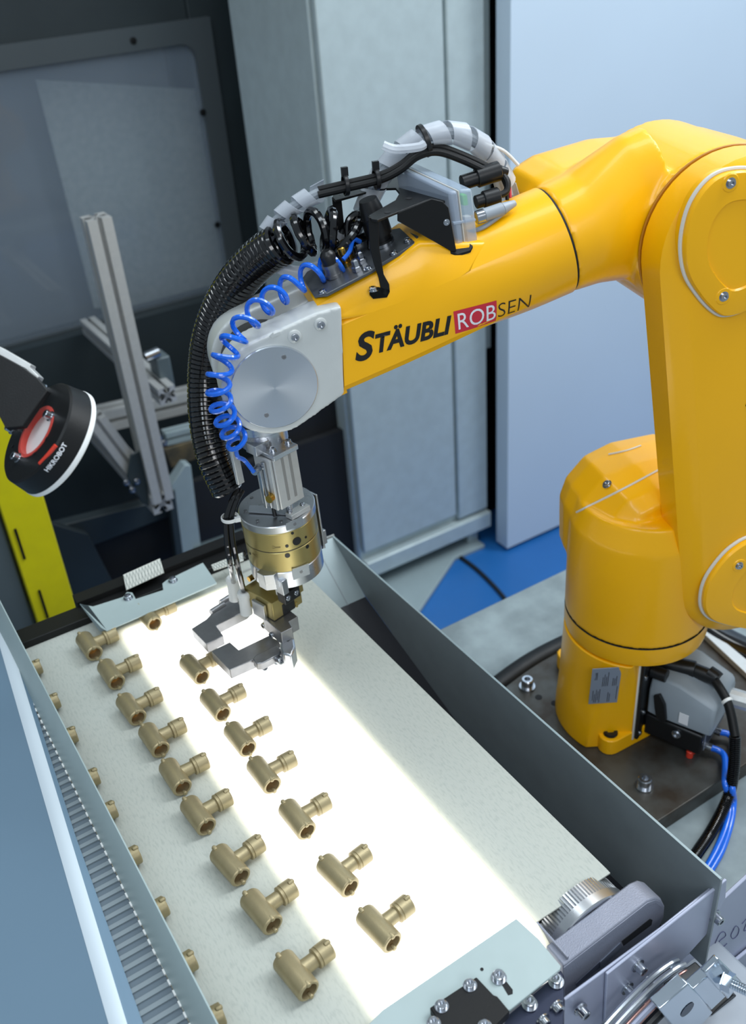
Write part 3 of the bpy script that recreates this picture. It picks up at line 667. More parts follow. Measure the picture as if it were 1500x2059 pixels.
# --- forearm (yellow shell)
KEY = [(.022, .049), (.047, .027), (.0485, -.030), (.044, -.0365), (-.044, -.0365), (-.0485, -.030), (-.047, .027), (-.022, .049)]
def radial(poly, th):
    c = V((math.cos(th), math.sin(th))); best = .05
    for i in range(len(poly)):
        p = V(poly[i]); q = V(poly[(i+1) % len(poly)]); e = q-p; dn = c.cross(e)
        if abs(dn) < 1e-9: continue
        r = p.cross(e)/dn; u = p.cross(c)/dn
        if r > 0 and -1e-6 <= u <= 1+1e-6: best = r
    return best
TH = sorted(set([round(2*math.pi*i/72, 5) for i in range(72)]+[round(math.atan2(y, x) % (2*math.pi), 5) for x, y in KEY]))
def fsec(t, slant=0.):
    k = max(0, min(1, (t-.10)/(TS-.13))); k = k*k*(3-2*k); P = []
    for th in TH:
        rk = radial(KEY, th); r = rk*(1-k)+.0532*k; x = r*math.cos(th); n = r*math.sin(th)
        P.append(fx(t+slant*(n+.036), n, x))
    return P
bm = nb(); rings(bm, [fsec(.0585, .32), fsec(.075, .26), fsec(.09, .18), fsec(.11, .1)]+[fsec(.11+i*(TS-.111)/14) for i in range(1, 15)])
fa = obj('forearm', bm, YEL, rb, ang=18)
bf = bvh(fa)
bm = nb(); prism(bm, [fx(.040, -.033, -.03), fx(.062, -.036, -.03), fx(.062, -.0415, -.03), fx(.052, -.0415, -.03)], WA*.072); obj('chin', bm, YEL, rb, bev=.001)
lathe(bm := nb(), fx(TS-.0005, 0), ED, [(0, .0518), (.002, .0518)], 64); obj('seam', bm, DARK, rb)
# raised saddle under the connector deck
bm = nb()
def saddle(o, t0, t1, n0, n1, k): return None
rings(bm, [[fx(.060, .040, o), fx(.066, .053, o), fx(.150, .061, o), fx(.172, .0655, o), fx(.235, .040, o), fx(.15, .02, o)] if abs(o) < .04 else [fx(.066, .034, o), fx(.070, .036, o), fx(.150, .040, o), fx(.168, .042, o), fx(.21, .025, o), fx(.15, .01, o)] for o in (-.047, -.034, .034, .047)])
obj('deck_saddle', bm, YEL, rb, bev=.004, seg=3)
# --- silver-grey wrist fork
bm = nb()
WO = [(443, 775), (446, 745), (452, 712), (484, 678), (530, 640), (574, 617), (620, 603), (660, 596), (690, 612), (698, 650), (698, 770), (686, 787), (640, 800)]
def lobe(o0, o1, r):
    e_ = V((SS[0]-J5[0], SS[1]-J5[1])).normalized(); g_ = lambda t, n: (J5[0]+e_.x*t-e_.y*n, J5[1]+e_.y*t+e_.x*n, .0006)
    pts = hull2([(J5[0], J5[1], r), g_(.0570, -.0355), g_(.0765, .026), g_(.083, .046), g_(.060, .049)], 48)
    rings(bm, [[AL(p.x, o0, p.y) for p in pts], [AL(p.x, o1, p.y) for p in pts]])
lobe(.019, .0525, .0485); lobe(-.0525, -.019, .0485)
rings(bm, [fsec(.045, .3), fsec(.0575, .32)])
rings(bm, [[AL(J5[0]+a, o, J5[1]+z) for a, z in ((.035, -.020), (.035, .040), (.082, .062), (.075, -.020))] for o in (-.035, .035)])
wr = obj('wrist_housing', bm, GREYP, rb, remesh=.0018, sm=6)
bw = bvh(wr)
lathe(bm := nb(), fx(.0580, .012), ED, [(0, .03), (.001, .03)], 30); bm.free()
cyl(bm := nb(), AL(J5[0], -.0185, J5[1]), AL(J5[0], .0185, J5[1]), .040, 48, bev=.002); obj('wrist_motor', bm, BLK, rb)
DM = bpy.data.materials.new('turned_disc'); DM.use_nodes = True; bb = DM.node_tree.nodes['Principled BSDF']
bb.inputs['Base Color'].default_value = C(208, 214, 220); bb.inputs['Metallic'].default_value = .95; bb.inputs['Roughness'].default_value = .27; bb.inputs['Anisotropic'].default_value = .8
tg = DM.node_tree.nodes.new('ShaderNodeTangent'); tg.direction_type = 'RADIAL'; tg.axis = 'Z'; DM.node_tree.links.new(tg.outputs[0], bb.inputs['Tangent'])
# disc built in its own axes so that its turning marks run around its centre
o = None
bm = nb(); lathe(bm, (0, 0, 0), (0, 0, 1), [(0, .0405), (.0025, .0405), (.0031, .0398)], 96)
bmesh.ops.recalc_face_normals(bm, faces=bm.faces); me = bpy.data.meshes.new('wrist_cap'); bm.to_mesh(me); bm.free(); me.materials.append(DM); me.shade_smooth(); me.set_sharp_from_angle(angle=R(30))
wc = bpy.data.objects.new('wrist_cap', me); COL.objects.link(wc); wc.parent = rb
x_, y_, z_ = frame(WA); M_ = Matrix((x_, y_, z_)).transposed().to_4x4(); wc.matrix_local = Matrix.Translation(AL(J5[0], .0525, J5[1])-BASE) @ M_; wc['label'] = 'turned aluminium cap'
DC = AL(J5[0], .0525, J5[1])
for q in ((571, 718), (536, 835)):
    h = AP(q[0], q[1], .0556); lathe(bm := nb(), h, WA, [(0, .0022), (.0004, .0022), (.0004, .0013), (-.001, .001), (-.001, 0)], 14, cap1=False); obj('cap_screw', bm, DSTEEL, rb)
for q, r_ in (((592, 676), .0062), ((644, 651), .0058)):
    h = hit(bw, *q) or AP(q[0], q[1], .05)
    lathe(bm := nb(), h-WA*.002, WA, [(0, r_), (.0035, r_), (.004, r_-.0008)], 24); obj('screw_boss', bm, GREYP, rb)
    screw(rb, h+WA*.0012, WA, .0036, .0035, STEEL)
bm = nb(); a_ = hit(bw, 541, 676, .0004) or AP(541, 676, .053)
prism(bm, [a_+(-UA)*x+ZA*z for x, z in ((0, 0), (.004, .003), (.004, .0013), (.010, .0025), (.010, -.0005), (.004, -.0013), (.004, -.003))], WA*.0005); obj('arrow_mark', bm, GREYP, rb)
# --- lettering on the forearm side
def p_on(px, py): return hit(bf, px, py) or AP(px, py, .05)
A0, A1 = p_on(713, 727), p_on(886, 680); xd = (A1-A0); xd = xd-WA*xd.dot(WA); yd = WA.cross(xd).normalized(); yd = yd if yd.z > 0 else -yd
wd = xd.length
text('lettering', 'S', A0-yd*.000, xd, yd, .036, BPR, rb, shear=.35, offset=.0011, cast=bf, sx=1.0)
text('lettering', 'TÄUBLI', A0+xd.normalized()*.0195+yd*.003, xd, yd, .0245, BPR, rb, shear=.30, offset=.0009, cast=bf, sx=.92)
B0, B1 = p_on(918, 664), p_on(1078, 612); xb = (B1-B0); xb = xb-WA*xb.dot(WA); yb = WA.cross(xb).normalized(); yb = yb if yb.z > 0 else -yb; xb.normalize()
# red field behind the first three letters
bm = nb(); n_ = 10
for i in range(n_):
    for j in range(6):
        q = []
        for di, dj in ((0, 0), (1, 0), (1, 1), (0, 1)):
            p = B0+xb*(-.0015+.0425*(i+di)/n_)+yb*(-.0035+.0235*(j+dj)/6); hh = bf.ray_cast(p+WA*.15, -WA, .4); q.append(bm.verts.new(hh[0]+WA*.0002))
        bm.faces.new(q)
bmesh.ops.remove_doubles(bm, verts=bm.verts, dist=1e-6)
obj('red_field', bm, REDB, rb, recalc=False)
text('lettering', 'ROB', B0+xb*.0005, xb, yb, .0245, WPR, rb, cast=bf, sx=.82, offset=-.0001, label_=None) if False else text('lettering', 'ROB', B0+xb*.0005, xb, yb, .0245, WPR, rb, cast=bf, sx=.82)
for o_ in [rb.children[-1]]:
    o_.location = V(o_.location)+WA*.0004
text('lettering', 'SEN', B0+xb*.0415, xb, yb, .0235, BPR, rb, cast=bf, sx=.90, offset=-.0003)
# --- connector deck with sockets
bm = nb(); DK = [(.078, -.036), (.066, -.020), (.066, .030), (.076, .040), (.122, .040), (.132, .036), (.168, .030), (.176, .018), (.170, -.02), (.150, -.038)]
def dk(t): return .054+(t-.066)*.075
prism(bm, [fx(t, dk(t), o) for t, o in DK], (fx(0, 1)-fx(0, 0))*.0032); dpl = obj('connector_deck', bm, mat('deck_grey', C(96, 100, 104), .35, .6), rb, bev=.0006)
UPN = (fx(0, 1)-fx(0, 0)).normalized()
def deckpt(t, o): return fx(t, dk(t)+.0033, o)
for t, o in ((.074, .034), (.120, .034), (.165, .018), (.147, .030), (.140, -.028)): screw(dpl, deckpt(t, o), UPN, .0030, .0025, STEEL)
lathe(bm := nb(), deckpt(.092, .012), UPN, [(0, .0085), (.003, .0085), (.003, .0075), (.010, .0075), (.010, .0085), (.013, .0085), (.013, .0068)], 28); obj('socket', bm, DSTEEL, dpl)
lathe(bm := nb(), deckpt(.092, .012)+UPN*.013, UPN, [(0, .0072), (.008, .0072), (.010, .006), (.012, .004)], 28); obj('socket_plug', bm, BLK, dpl)
for t, o in ((.107, .004), (.113, -.008)):
    lathe(bm := nb(), deckpt(t, o), UPN, [(0, .0046), (.004, .0046), (.004, .0034), (.012, .0034), (.012, .0042), (.018, .0042), (.019, .003)], 12); obj('air_fitting', bm, BRASS, dpl)
for t, o in ((.112, .026), (.120, .014), (.128, -.03)):
    lathe(bm := nb(), deckpt(t, o), UPN, [(0, .0052), (.004, .0052), (.004, .0038), (.010, .0038), (.011, .002)], 6); obj('blank_plug', bm, STEEL, dpl, ang=20)
lathe(bm := nb(), deckpt(.146, -.004), UPN, [(0, .0115), (.005, .0115), (.005, .0100), (.010, .0100), (.010, .0125), (.028, .0125), (.028, .0115), (.036, .0105), (.044, .0085)], 28); obj('round_plug', bm, BLK, dpl)
lathe(bm := nb(), deckpt(.146, -.004), UPN, [(0, .0120), (.003, .0120)], 24); obj('plug_collar', bm, STEEL, dpl)
# --- connector panel and plugs on the pedestal
def bk(b_, l_, z): return AL(BKD.x*b_+LFD.x*l_, BKD.y*b_+LFD.y*l_, z)
BX = (-UA*BKD.x+WA*BKD.y); LX = (-UA*LFD.x+WA*LFD.y)
def bbox(name, b0, b1, l0, l1, z0, z1, m, par=rb, bev=.0015): bm = nb(); box(bm, bk((b0+b1)/2, (l0+l1)/2, (z0+z1)/2), (b1-b0, l1-l0, z1-z0), (BX, LX, ZA)); return obj(name, bm, m, par, bev=bev, origin=None)
bbox('panel_gasket', .033, .036, -.058, .059, .010, .142, TRIM)
pn = bbox('connector_panel', .036, .041, -.056, .0565, .012, .140, BLK)
for l, z in ((.050, .116), (.050, .020), (.044, .052)): screw(pn, bk(.041, l, z), BX, .0032, .002, STEEL)
bbox('plug_base', .041, .118, -.045, .040, .012, .046, BLK, pn, .003)
lb = bbox('label_strip', .1181, .1190, -.040, .032, .016, .044, STICK, pn, .0002)
bbox('label_ink', .1190, .1194, -.037, .029, .019, .041, mat('dark_print', C(38, 46, 58), .5), lb, 0)
screw(pn, bk(.085, .0405, .034), LX, .0045, .004, STEEL)
# grey hood: bevelled block with clamping lever
bm = nb(); HS = [(.040, .050), (.040, .080), (.034, .092), (-.034, .096), (-.040, .084), (-.040, .050)]
rings(bm, [[bk(b_, l*k, .048+(z-.048)*kz) for l, z in HS] for b_, k, kz in ((.043, 1.0, 1.3), (.055, 1.05, 1.45), (.080, 1.05, 1.4), (.122, 1.0, 1.05), (.127, .95, .95))])
hd = obj('connector_hood', bm, GPL, pn, bev=.003, seg=3)
bm = nb(); prism(bm, [bk(b_, .0425, z) for b_, z in ((.052, .088), (.060, .094), (.068, .080), (.072, .056), (.068, .050), (.058, .056), (.055, .070))], LX*.005); obj('clamp_lever', bm, BLK, hd, bev=.001)
bm = nb(); box(bm, bk(.092, .0427, .066), (.012, .0006, .017), (BX, LX, ZA)); obj('paper_tag', bm, WPR, hd)
cyl(bm := nb(), bk(.126, -.022, .070), bk(.156, -.026, .070), .0125, 12); obj('cable_gland', bm, ALUM, hd, ang=20)
cyl(bm := nb(), bk(.041, .034, .116), bk(.062, .034, .116), .0085, 24, bev=.001); obj('round_plug', bm, BLK, pn)
cyl(bm := nb(), bk(.041, .010, .112), bk(.085, .000, .112), .0115, 24, bev=.001); obj('round_plug', bm, BLK, pn)
cyl(bm := nb(), bk(.041, -.02, .118), bk(.06, -.02, .118), .010, 24, bev=.001); obj('round_plug', bm, BLK, pn)
for l in (.036, .027): cyl(bm := nb(), bk(.104, l, .0), bk(.104, l, .011), .0045, 16, bev=.0008); obj('red_plug', bm, REDP, pn)
for l in (.020, -.012): cyl(bm := nb(), bk(.118, l, .014), bk(.126, l, .014), .005, 16); obj('air_fitting', bm, STEEL, pn)
# cables leaving the pedestal
P = [bk(.083, .001, .112), AP(1398, 1320, .05), AP(1425, 1345, .05), Z(1452, 1392, -.12), Z(1474, 1450, -.14), Z(1475, 1530, -.18), Z(1463, 1600, -.22), Z(1430, 1670, -.232), Z(1395, 1725, -.236), Z(1360, 1790, -.236)]
cc = thing('corrugated_cable', 'black corrugated cable curving down from the robot base at the right edge', 'cable', Z(1463, 1600, TT))
b0_ = bk(.083, .001, .112)
path = [b0_, b0_+BX*.02+V((0, 0, .0)), Z(1425, 1352, -.105), Z(1462, 1410, -.12), Z(1478, 1480, -.15), Z(1475, 1550, -.19), Z(1462, 1608, -.222), Z(1430, 1672, -.236), Z(1395, 1725, -.236), Z(1350, 1800, -.236)]
tube(bm := nb(), path[:5], .0058, 12, smooth=8); obj('sleeve', bm, BLKM, cc)
tube(bm := nb(), [b0_-BX*.0, b0_+BX*.03, Z(1425, 1352, -.105)][:3], .0095, 14, smooth=5); obj('strain_relief', bm, BLK, cc)
P = resample(catmull(path[4:], 12), 300); T_, F_ = ptframes(P); bm = nb()
rings(bm, [[P[i]+(F_[i][0]*math.cos(2*math.pi*k/12)+F_[i][1]*math.sin(2*math.pi*k/12))*(.0074 if i % 3 else .0060) for k in range(12)] for i in range(len(P))]); obj('corrugated_tube', bm, RUB, cc)
x_, y_, z_ = frame(V(path[3])-V(path[2])); ringtube(bm := nb(), V(path[3])-z_*.002, z_, .0072, .0055, .004, 20); obj('cable_tie', bm, WHITE, cc)
for nm, lab, l, off_ in (('air_hose', 'blue air hose leaving the robot base, the left one of the two', .020, 0), ('air_hose', 'blue air hose leaving the robot base, the right one of the two', -.012, 14)):
    q0 = bk(.122, l, .014)
    P = [q0, q0+BX*.02+V((0, 0, -.004)), Z(1458+off_, 1575+off_*.2, -.205), Z(1468+off_*.5, 1610, -.230), Z(1462+off_*.5, 1655, -.239), Z(1440+off_*.8, 1710, -.2405), Z(1412+off_*.8, 1760, -.2405), Z(1380+off_, 1820, -.2405)]
    setp(obj(nm, tube(nb(), P, .0042, 12, smooth=8), BLUE, origin=P[3]), lab, 'hose', 'blue air hoses at the robot base')
#=================================================================== GRIPPER TOOL
TXD = V((.970, .242, 0)).normalized(); TYD = V((-TXD.y, TXD.x, 0))
TC = V((.3455, .806, 0))
def TP(x, y, z): return V((TC.x+(z-.21)*(-.045), TC.y+(z-.21)*-.02, z))+TXD*x+TYD*y
TAX = (TP(0, 0, .3)-TP(0, 0, .2)).normalized()
tl_ = thing('gripper_tool', 'round silver and gold pneumatic gripper hanging from the robot wrist over the belt', 'gripper', TP(0, 0, .06))
def tdisc(name, z0, z1, r, m, bev=.0006, n=72, par=None):
    cyl(bm := nb(), TP(0, 0, z0), TP(0, 0, z1), r*(1.035 if r > .03 else 1), n, bev=bev); return obj(name, bm, m, par or tl_)
def tbox(name, x0, x1, y0, y1, z0, z1, m, bev=.0006, par=None):
    bm = nb(); box(bm, TP((x0+x1)/2, (y0+y1)/2, (z0+z1)/2), (x1-x0, y1-y0, z1-z0), (TXD, TYD, TAX)); return obj(name, bm, m, par or tl_, bev=bev)
tdisc('flange_neck', .318, .342, .029, BLK); tdisc('flange', .308, .318, .0275, ALU)
tdisc('adapter', .290, .308, .0245, ALU)
tbox('adapter_tab', -.030, -.012, -.024, -.008, .292, .303, ALU); tbox('adapter_tab', .012, .032, -.006, .010, .292, .303, ALU)
for x, y in ((-.014, -.030), (.006, -.030)): screw(tl_, TP(x, y, .2935), TAX, .0032, .0035, STEEL)
cyc = (.004, -.022)
tbox('cylinder_cap', -.022, .010, -.040, -.010, .288, .2935, ALU)
tbox('cylinder_body', -.022, .009, -.038, -.008, .230, .288, ALUM, .0008)
for x in (-.011, -.0015):
    tbox('groove', x-.0016, x+.0016, -.0384, -.0378, .237, .2875, mat('groove_shade', C(150, 150, 148), .5, .4), 0)
tbox('cylinder_edge', -.0255, -.0225, -.036, -.012, .230, .289, ALUM)
tbox('sensor_rail', -.0285, -.0260, -.030, -.026, .232, .286, STEEL); tbox('sensor_rail', -.0315, -.0295, -.026, -.022, .232, .280, STEEL)
tbox('back_plate', -.044, -.036, -.004, .0, .258, .300, ALUM)
cyl(bm := nb(), TP(-.0225, -.030, .246), TP(-.032, -.033, .246), .0042, 12); obj('air_fitting', bm, BRASS, tl_)
cyl(bm := nb(), TP(-.028, -.022, .279), TP(-.038, -.026, .279), .0038, 16); obj('air_fitting', bm, STEEL, tl_)
cyl(bm := nb(), TP(-.002, -.024, .214), TP(-.002, -.024, .231), .0036, 20); obj('piston_rod', bm, STEEL, tl_)
cyl(bm := nb(), TP(-.016, -.016, .211), TP(-.016, -.016, .231), .0022, 16); obj('guide_pin', bm, BLK, tl_)
tbox('rod_foot', -.010, .016, -.036, -.026, .2101, .2155, ALUM, .0004)
for x in (-.006, .012): screw(tl_, TP(x, -.0285, .2155), TAX, .0022, .0015, STEEL)
# round body
def ribbed(name, z0, z1, r, m): return tdisc(name, z0, z1, r, m, .0009)
top_ = ribbed('top_disc', .2005, .210, .0393, ALU)
bm = nb(); prism(bm, [TP(x, y, .2102) for x, y in ((-.028, .012), (-.020, .020), (.004, -.012), (.006, -.030), (-.006, -.026))], TAX*.0016); obj('wedge_pad', bm, mat('dull_aluminium', C(150, 156, 162), .45, .6), tl_)
for k in range(8):
    a = R(45*k+12); lathe(bm := nb(), TP(.033*math.cos(a), .033*math.sin(a), .2100), TAX, [(.0003, .0019), (.0003, .0012), (-.001, .0011), (-.001, 0)], 14, cap1=False); obj('screw_hole', bm, DSTEEL, top_)
ribbed('upper_body', .1768, .2003, .0385, GOLD); ribbed('lower_body', .1500, .1762, .0385, GOLD)
tdisc('gap_line', .1760, .1770, .0380, BLK, .0002)
ribbed('bottom_disc', .128, .1498, .0385, ALU)
def onrim(px, py, r):     # point on the round body seen at that pixel
    d = ray(px, py); o = TP(0, 0, .18); e = EYE-o; a = d.x**2+d.y**2; b = 2*(e.x*d.x+e.y*d.y); c = e.x**2+e.y**2-r*r
    # account for the slight lean with two passes
    t = (-b-math.sqrt(max(0, b*b-4*a*c)))/(2*a); p = EYE+d*t
    o = TP(0, 0, p.z); e = EYE-o; b = 2*(e.x*d.x+e.y*d.y); c = e.x**2+e.y**2-r*r; t = (-b-math.sqrt(max(0, b*b-4*a*c)))/(2*a); p = EYE+d*t
    n = (p-TP(0, 0, p.z)); n.z = 0; return p, n.normalized()
for q, r_ in (((597, 1088), .0048), ((577, 1098), .0018), ((615, 1080), .0014), ((618, 1099), .0022), ((578, 1117), .0028), ((491, 1112), .0042), ((503, 1113), .0014), ((588, 1072), .0016)):
    p, n = onrim(q[0], q[1], .0400); lathe(bm := nb(), p-n*.0012, n, [(0, r_*.6), (.0010, r_), (.00155, r_)], 24); obj('port', bm, BLK, tl_)
for q in ((592, 1053), (605, 1149)):
    p, n = onrim(q[0], q[1], .0407); bm = nb(); x_, y_, z_ = frame(n); box(bm, p+n*.0002, (.009 if q[1] < 1100 else .014, .019, .0012), (x_, y_, z_)); obj('milled_flat', bm, ALU, tl_)
    lathe(bm := nb(), p+n*.0008, n, [(0, .0018), (.0003, .0018)], 16); obj('tapped_hole', bm, DSTEEL, tl_)
for q, sgn in (((556, 1100), 1), ((512, 1115), -1)):          # engraved spanner marks
    p, n = onrim(q[0], q[1], .0400); xr = n.cross(ZA).normalized()*sgn; xr = xr if sgn > 0 else xr
    bm = nb(); tube(bm, [p-xr*.004, p+xr*.001, p+xr*.003+ZA*.0012, p+xr*.0045+ZA*.0010], .00018, 4); tube(bm, [p-xr*.004-ZA*.001, p+xr*.001-ZA*.001, p+xr*.003-ZA*.0018, p+xr*.0045-ZA*.0014], .00018, 4); obj('engraved_mark', bm, mat('engraving', C(110, 96, 52), .5), tl_, kind='stuff')
# right hand side strap
bm = nb(); box(bm, TP(.0420, -.010, .172), (.002, .014, .072), (TXD, TYD, TAX)); obj('side_strap', bm, ALU, tl_, bev=.0004)
tbox('strap_block', .0431, .0480, -.016, -.003, .140, .158, ALU); cyl(bm := nb(), TP(.043, -.010, .134), TP(.043, -.010, .140), .0035, 14); obj('side_screw', bm, BLK, tl_)
# neck, square block and jaws
bx = nb(); prism(bx, [TP(x, y, .150) for x, y in ((-.046, -.018), (-.038, -.025), (-.033, -.024), (-.033, -.006), (-.046, -.006))], -TAX*.020); obj('cut_block', bx, ALU, tl_, bev=.0004)
tbox('neck', -.028, .002, -.018, .020, .100, .128, GOLD)
tbox('front_block', -.034, -.012, -.030, -.018, .108, .122, BLK)
for x in (-.029, -.017): screw(tl_, TP(x, -.0302, .115), -TYD, .0026, .001, STEEL)
fl_ = Z(552, 1249, .080)
def GP(x, y, z): return V((fl_.x, fl_.y, z))+TXD*x+TYD*y
def gbox(name, x0, x1, y0, y1, z0, z1, m, bev=.0006): bm = nb(); box(bm, GP((x0+x1)/2, (y0+y1)/2, (z0+z1)/2), (x1-x0, y1-y0, z1-z0), (TXD, TYD, ZA)); return obj(name, bm, m, tl_, bev=bev)
gb = gbox('gripper_block', 0, .042, 0, .048, .080, .104, GOLD)
gbox('jaw_slot', .013, .031, -.0008, .046, .0795, .0945, BLK, .001)
gbox('slot_wall', .0315, .0345, -.0012, .0, .0795, .086, GOLD, .0002)
def zp(name, pts, z, t, m, bev=.0006, par=None): bm = nb(); prism(bm, [Z(a, c, z) for a, c in pts], (0, 0, -t)); return obj(name, bm, m, par or tl_, bev=bev)
zp('jaw', [(583, 1227), (599, 1240), (581, 1250), (588, 1262), (565, 1273), (528, 1240), (552, 1229)], .079, .018, DSTEEL)
zp('jaw_bracket', [(563, 1279), (575, 1272), (590, 1277), (594, 1300), (586, 1318), (569, 1314), (563, 1300)], .064, .022, ALU, .002)
zp('bracket_window', [(576, 1279), (584, 1276), (590, 1282), (578, 1290)], .0645, .001, BLK, 0)
zp('near_finger', [(425, 1309), (462, 1291), (480, 1307), (540, 1278), (560, 1288), (566, 1300), (550, 1306), (510, 1326), (462, 1347)], .046, .013, DSTEEL)
zp('far_finger', [(385, 1264), (415, 1295), (449, 1278), (434, 1258), (494, 1228), (500, 1222), (478, 1205), (455, 1208), (440, 1218), (415, 1245)], .046, .013, DSTEEL)
zp('slotted_arm', [(508, 1325), (513, 1318), (555, 1297), (566, 1306), (560, 1316), (528, 1333), (516, 1334)], .050, .010, DSTEEL, .001)
for q in ((530, 1341), (576, 1317)):
    p = Z(q[0], q[1], .040); lathe(bm := nb(), p, -TYD+ZA*.35, [(0, .0038), (.003, .0038), (.003, .0024), (.0022, .0020), (.0022, 0)], 20, cap1=False); obj('bush', bm, STEEL, tl_)
p = Z(556, 1325, .042); screw(tl_, p, -TYD+ZA*.2, .0046, .009, STEEL)
for q in ((533, 1256), (549, 1275)): p = Z(q[0], q[1], .062); screw(tl_, p+TXD*.003, -TXD, .0034, .007, STEEL)
for q in ((475, 1198), (489, 1216), (509, 1219)): p = Z(q[0], q[1], .060); screw(tl_, p+TXD*.003, -TXD+TYD*.2, .0034, .006, STEEL)
for q in ((443, 1213), (424, 1232)): p = Z(q[0], q[1], .046); cyl(bm := nb(), p, p+TXD*.02-TYD*.0, .004, 14); obj('finger_bolt', bm, DSTEEL, tl_)
gbox('side_block', -.005, -.001, .010, .030, .078, .098, ALU)
zp('fitting_plate', [(458, 1172), (482, 1190), (497, 1215), (490, 1222), (466, 1195)], .070, .004, DSTEEL)
for px in ((470, 1168), (493, 1196)):
    p = Z(px[0], px[1]+14, .085); lathe(bm := nb(), p, (0.05, 0, 1), [(-.016, .0070), (.008, .0070), (.008, .0080), (.013, .0080), (.015, .0062)], 24); obj('push_fitting', bm, WHITE, tl_)
p = Z(515, 1192, .100); cyl(bm := nb(), p, p+TXD*.011, .0040, 6); obj('air_fitting', bm, BRASS, tl_)
p = Z(500, 1165, .110); cyl(bm := nb(), p, p+TXD*.009, .0034, 6); obj('air_fitting', bm, BRASS, tl_)
tbox('left_guard', -.034, -.026, -.030, -.016, .116, .140, ALU)
#=================================================================== HOSES
def pths(L): return [AP(*q) for q in L]
bh = thing('coiled_hose', 'thick glossy black coiled hose arching over the robot wrist', 'hose', AP(430, 650, -.07))
PB = pths([(715, 500, -.01), (690, 470, -.015), (655, 462, -.02), (615, 470, -.02), (570, 488, -.03), (520, 522, -.045), (478, 566, -.055), (448, 615, -.065), (426, 670, -.072), (415, 735, -.07), (413, 800, -.06), (418, 865, -.045), (432, 925, -.03), (458, 982, -.02)])
coil(nb_ := nb(), PB, lambda t: .0172-.003*t if t > .2 else .0182, .0040, 64, n=8, per=20, warp=lambda t: t*.40 if t < .22 else .088+(t-.22)*.912/.78); obj('coil', nb_, RUB, bh)
P = [AP(458, 982, -.02), AP(482, 985, .0), AP(487, 1005, .005)]; 
for dx, nm in ((0, 'tail'), (9, 'tail')):
    PP = [AP(478+dx, 985, -.012), AP(465+dx, 1010, -.005), AP(455+dx*1.1, 1045, .0), AP(457+dx*1.3, 1095, .01), AP(463+dx*1.6, 1135, .015), Z(470+dx*2.4, 1172+dx*2.6, .092)]
    tube(bm := nb(), PP, .0031, 10, smooth=8); obj(nm, bm, RUB, bh)
ct = thing('cable_tie', 'pale plastic cable tie holding the black hoses beside the silver disc', 'cable tie', AP(462, 1043, .0))
x0 = AP(452, 1044, .004); bm = nb(); ringtube(bm, AP(463, 1044, .0), ZA, .0095, .0084, .004, 20); obj('loop', bm, WHITE, ct); bm = nb(); box(bm, AP(478, 1044, .006), (.006, .004, .005), (UA, WA, ZA)); obj('head', bm, WHITE, ct)
bl = thing('blue_coiled_hose', 'thin blue coiled air hose draped over the grey wrist', 'hose', AP(485, 665, .0))
PBL = pths([(690, 522, .004), (650, 540, .01), (610, 560, .016), (570, 585, .022), (528, 616, .040), (490, 655, .056), (460, 700, .064), (442, 748, .066), (440, 792, .066), (450, 832, .062), (466, 868, .056), (482, 896, .050)])
coil(nb_ := nb(), PBL, .0100, .0024, 14, n=8, per=22, phase=2.2, warp=lambda t: t*.85 if t < .5 else .425+(t-.5)*1.15); obj('coil', nb_, BLUE, bl)
tube(nb_ := nb(), [AP(724, 486, .0), AP(710, 482, .004), AP(703, 505, .006), AP(690, 522, .010)], .0022, 8, smooth=8); obj('tail', nb_, BLUE, bl)
tube(nb_ := nb(), [AP(474, 902, .046), AP(478, 918, .042), AP(492, 926, .036), TP(-.038, -.026, .279)], .0022, 8, smooth=8); obj('tail', nb_, BLUE, bl)
ck = thing('socket_cable', 'short black cable plugged between the coiled hose and the deck', 'cable', deckpt(.10, .0))
tube(bm := nb(), [AP(712, 520, -.01), AP(700, 478, -.012), AP(702, 442, -.015), AP(725, 430, -.015), AP(742, 455, -.01), AP(745, 500, -.005)], .0034, 10, smooth=8); obj('sheath', bm, RUB, ck)
# clear spiral wraps
wr1 = thing('spiral_wrap', 'clear spiral wrap over cables just above the black coiled hose', 'cable wrap', AP(580, 425, -.03))
helixribbon(bm := nb(), pths([(527, 492, -.05), (540, 462, -.045), (568, 432, -.04), (605, 406, -.035), (645, 386, -.03)]), .0078, .0165); obj('wrap', bm, CLEAR, wr1)
tube(bm := nb(), pths([(527, 492, -.05), (540, 462, -.045), (568, 432, -.04), (605, 406, -.035), (645, 386, -.03)]), .0045, 10, smooth=6); obj('inner_cable', bm, mat('grey_cable', C(150, 158, 166), .4), wr1)
wr2 = thing('spiral_wrap', 'large arch of clear spiral wrap rising over the small enclosure', 'cable wrap', AP(905, 265, -.03))
P2 = pths([(690, 540, -.035), (715, 470, -.04), (742, 400, -.045), (775, 340, -.04), (815, 298, -.035), (860, 274, -.03), (910, 268, -.03), (955, 285, -.03), (990, 320, -.035), (1012, 360, -.035), (1022, 395, -.03)])
helixribbon(bm := nb(), P2, .0098, .021); obj('wrap', bm, CLEAR, wr2)
tube(bm := nb(), P2, .0052, 10, smooth=6); obj('inner_cable', bm, mat('grey_cable', C(150, 158, 166), .4), wr2)
wr3 = thing('clear_tube', 'clear tube looping low behind the coiled hoses', 'tube', AP(590, 550, -.02))
tube(bm := nb(), pths([(690, 470, -.03), (672, 515, -.035), (640, 538, -.035), (595, 548, -.035), (555, 535, -.04)]), .0065, 12, smooth=8); obj('tube', bm, CLEAR, wr3)
cb2_ = thing('cable_pair', 'pair of black cables running over the bracket into the enclosure', 'cable', AP(770, 352, -.02))
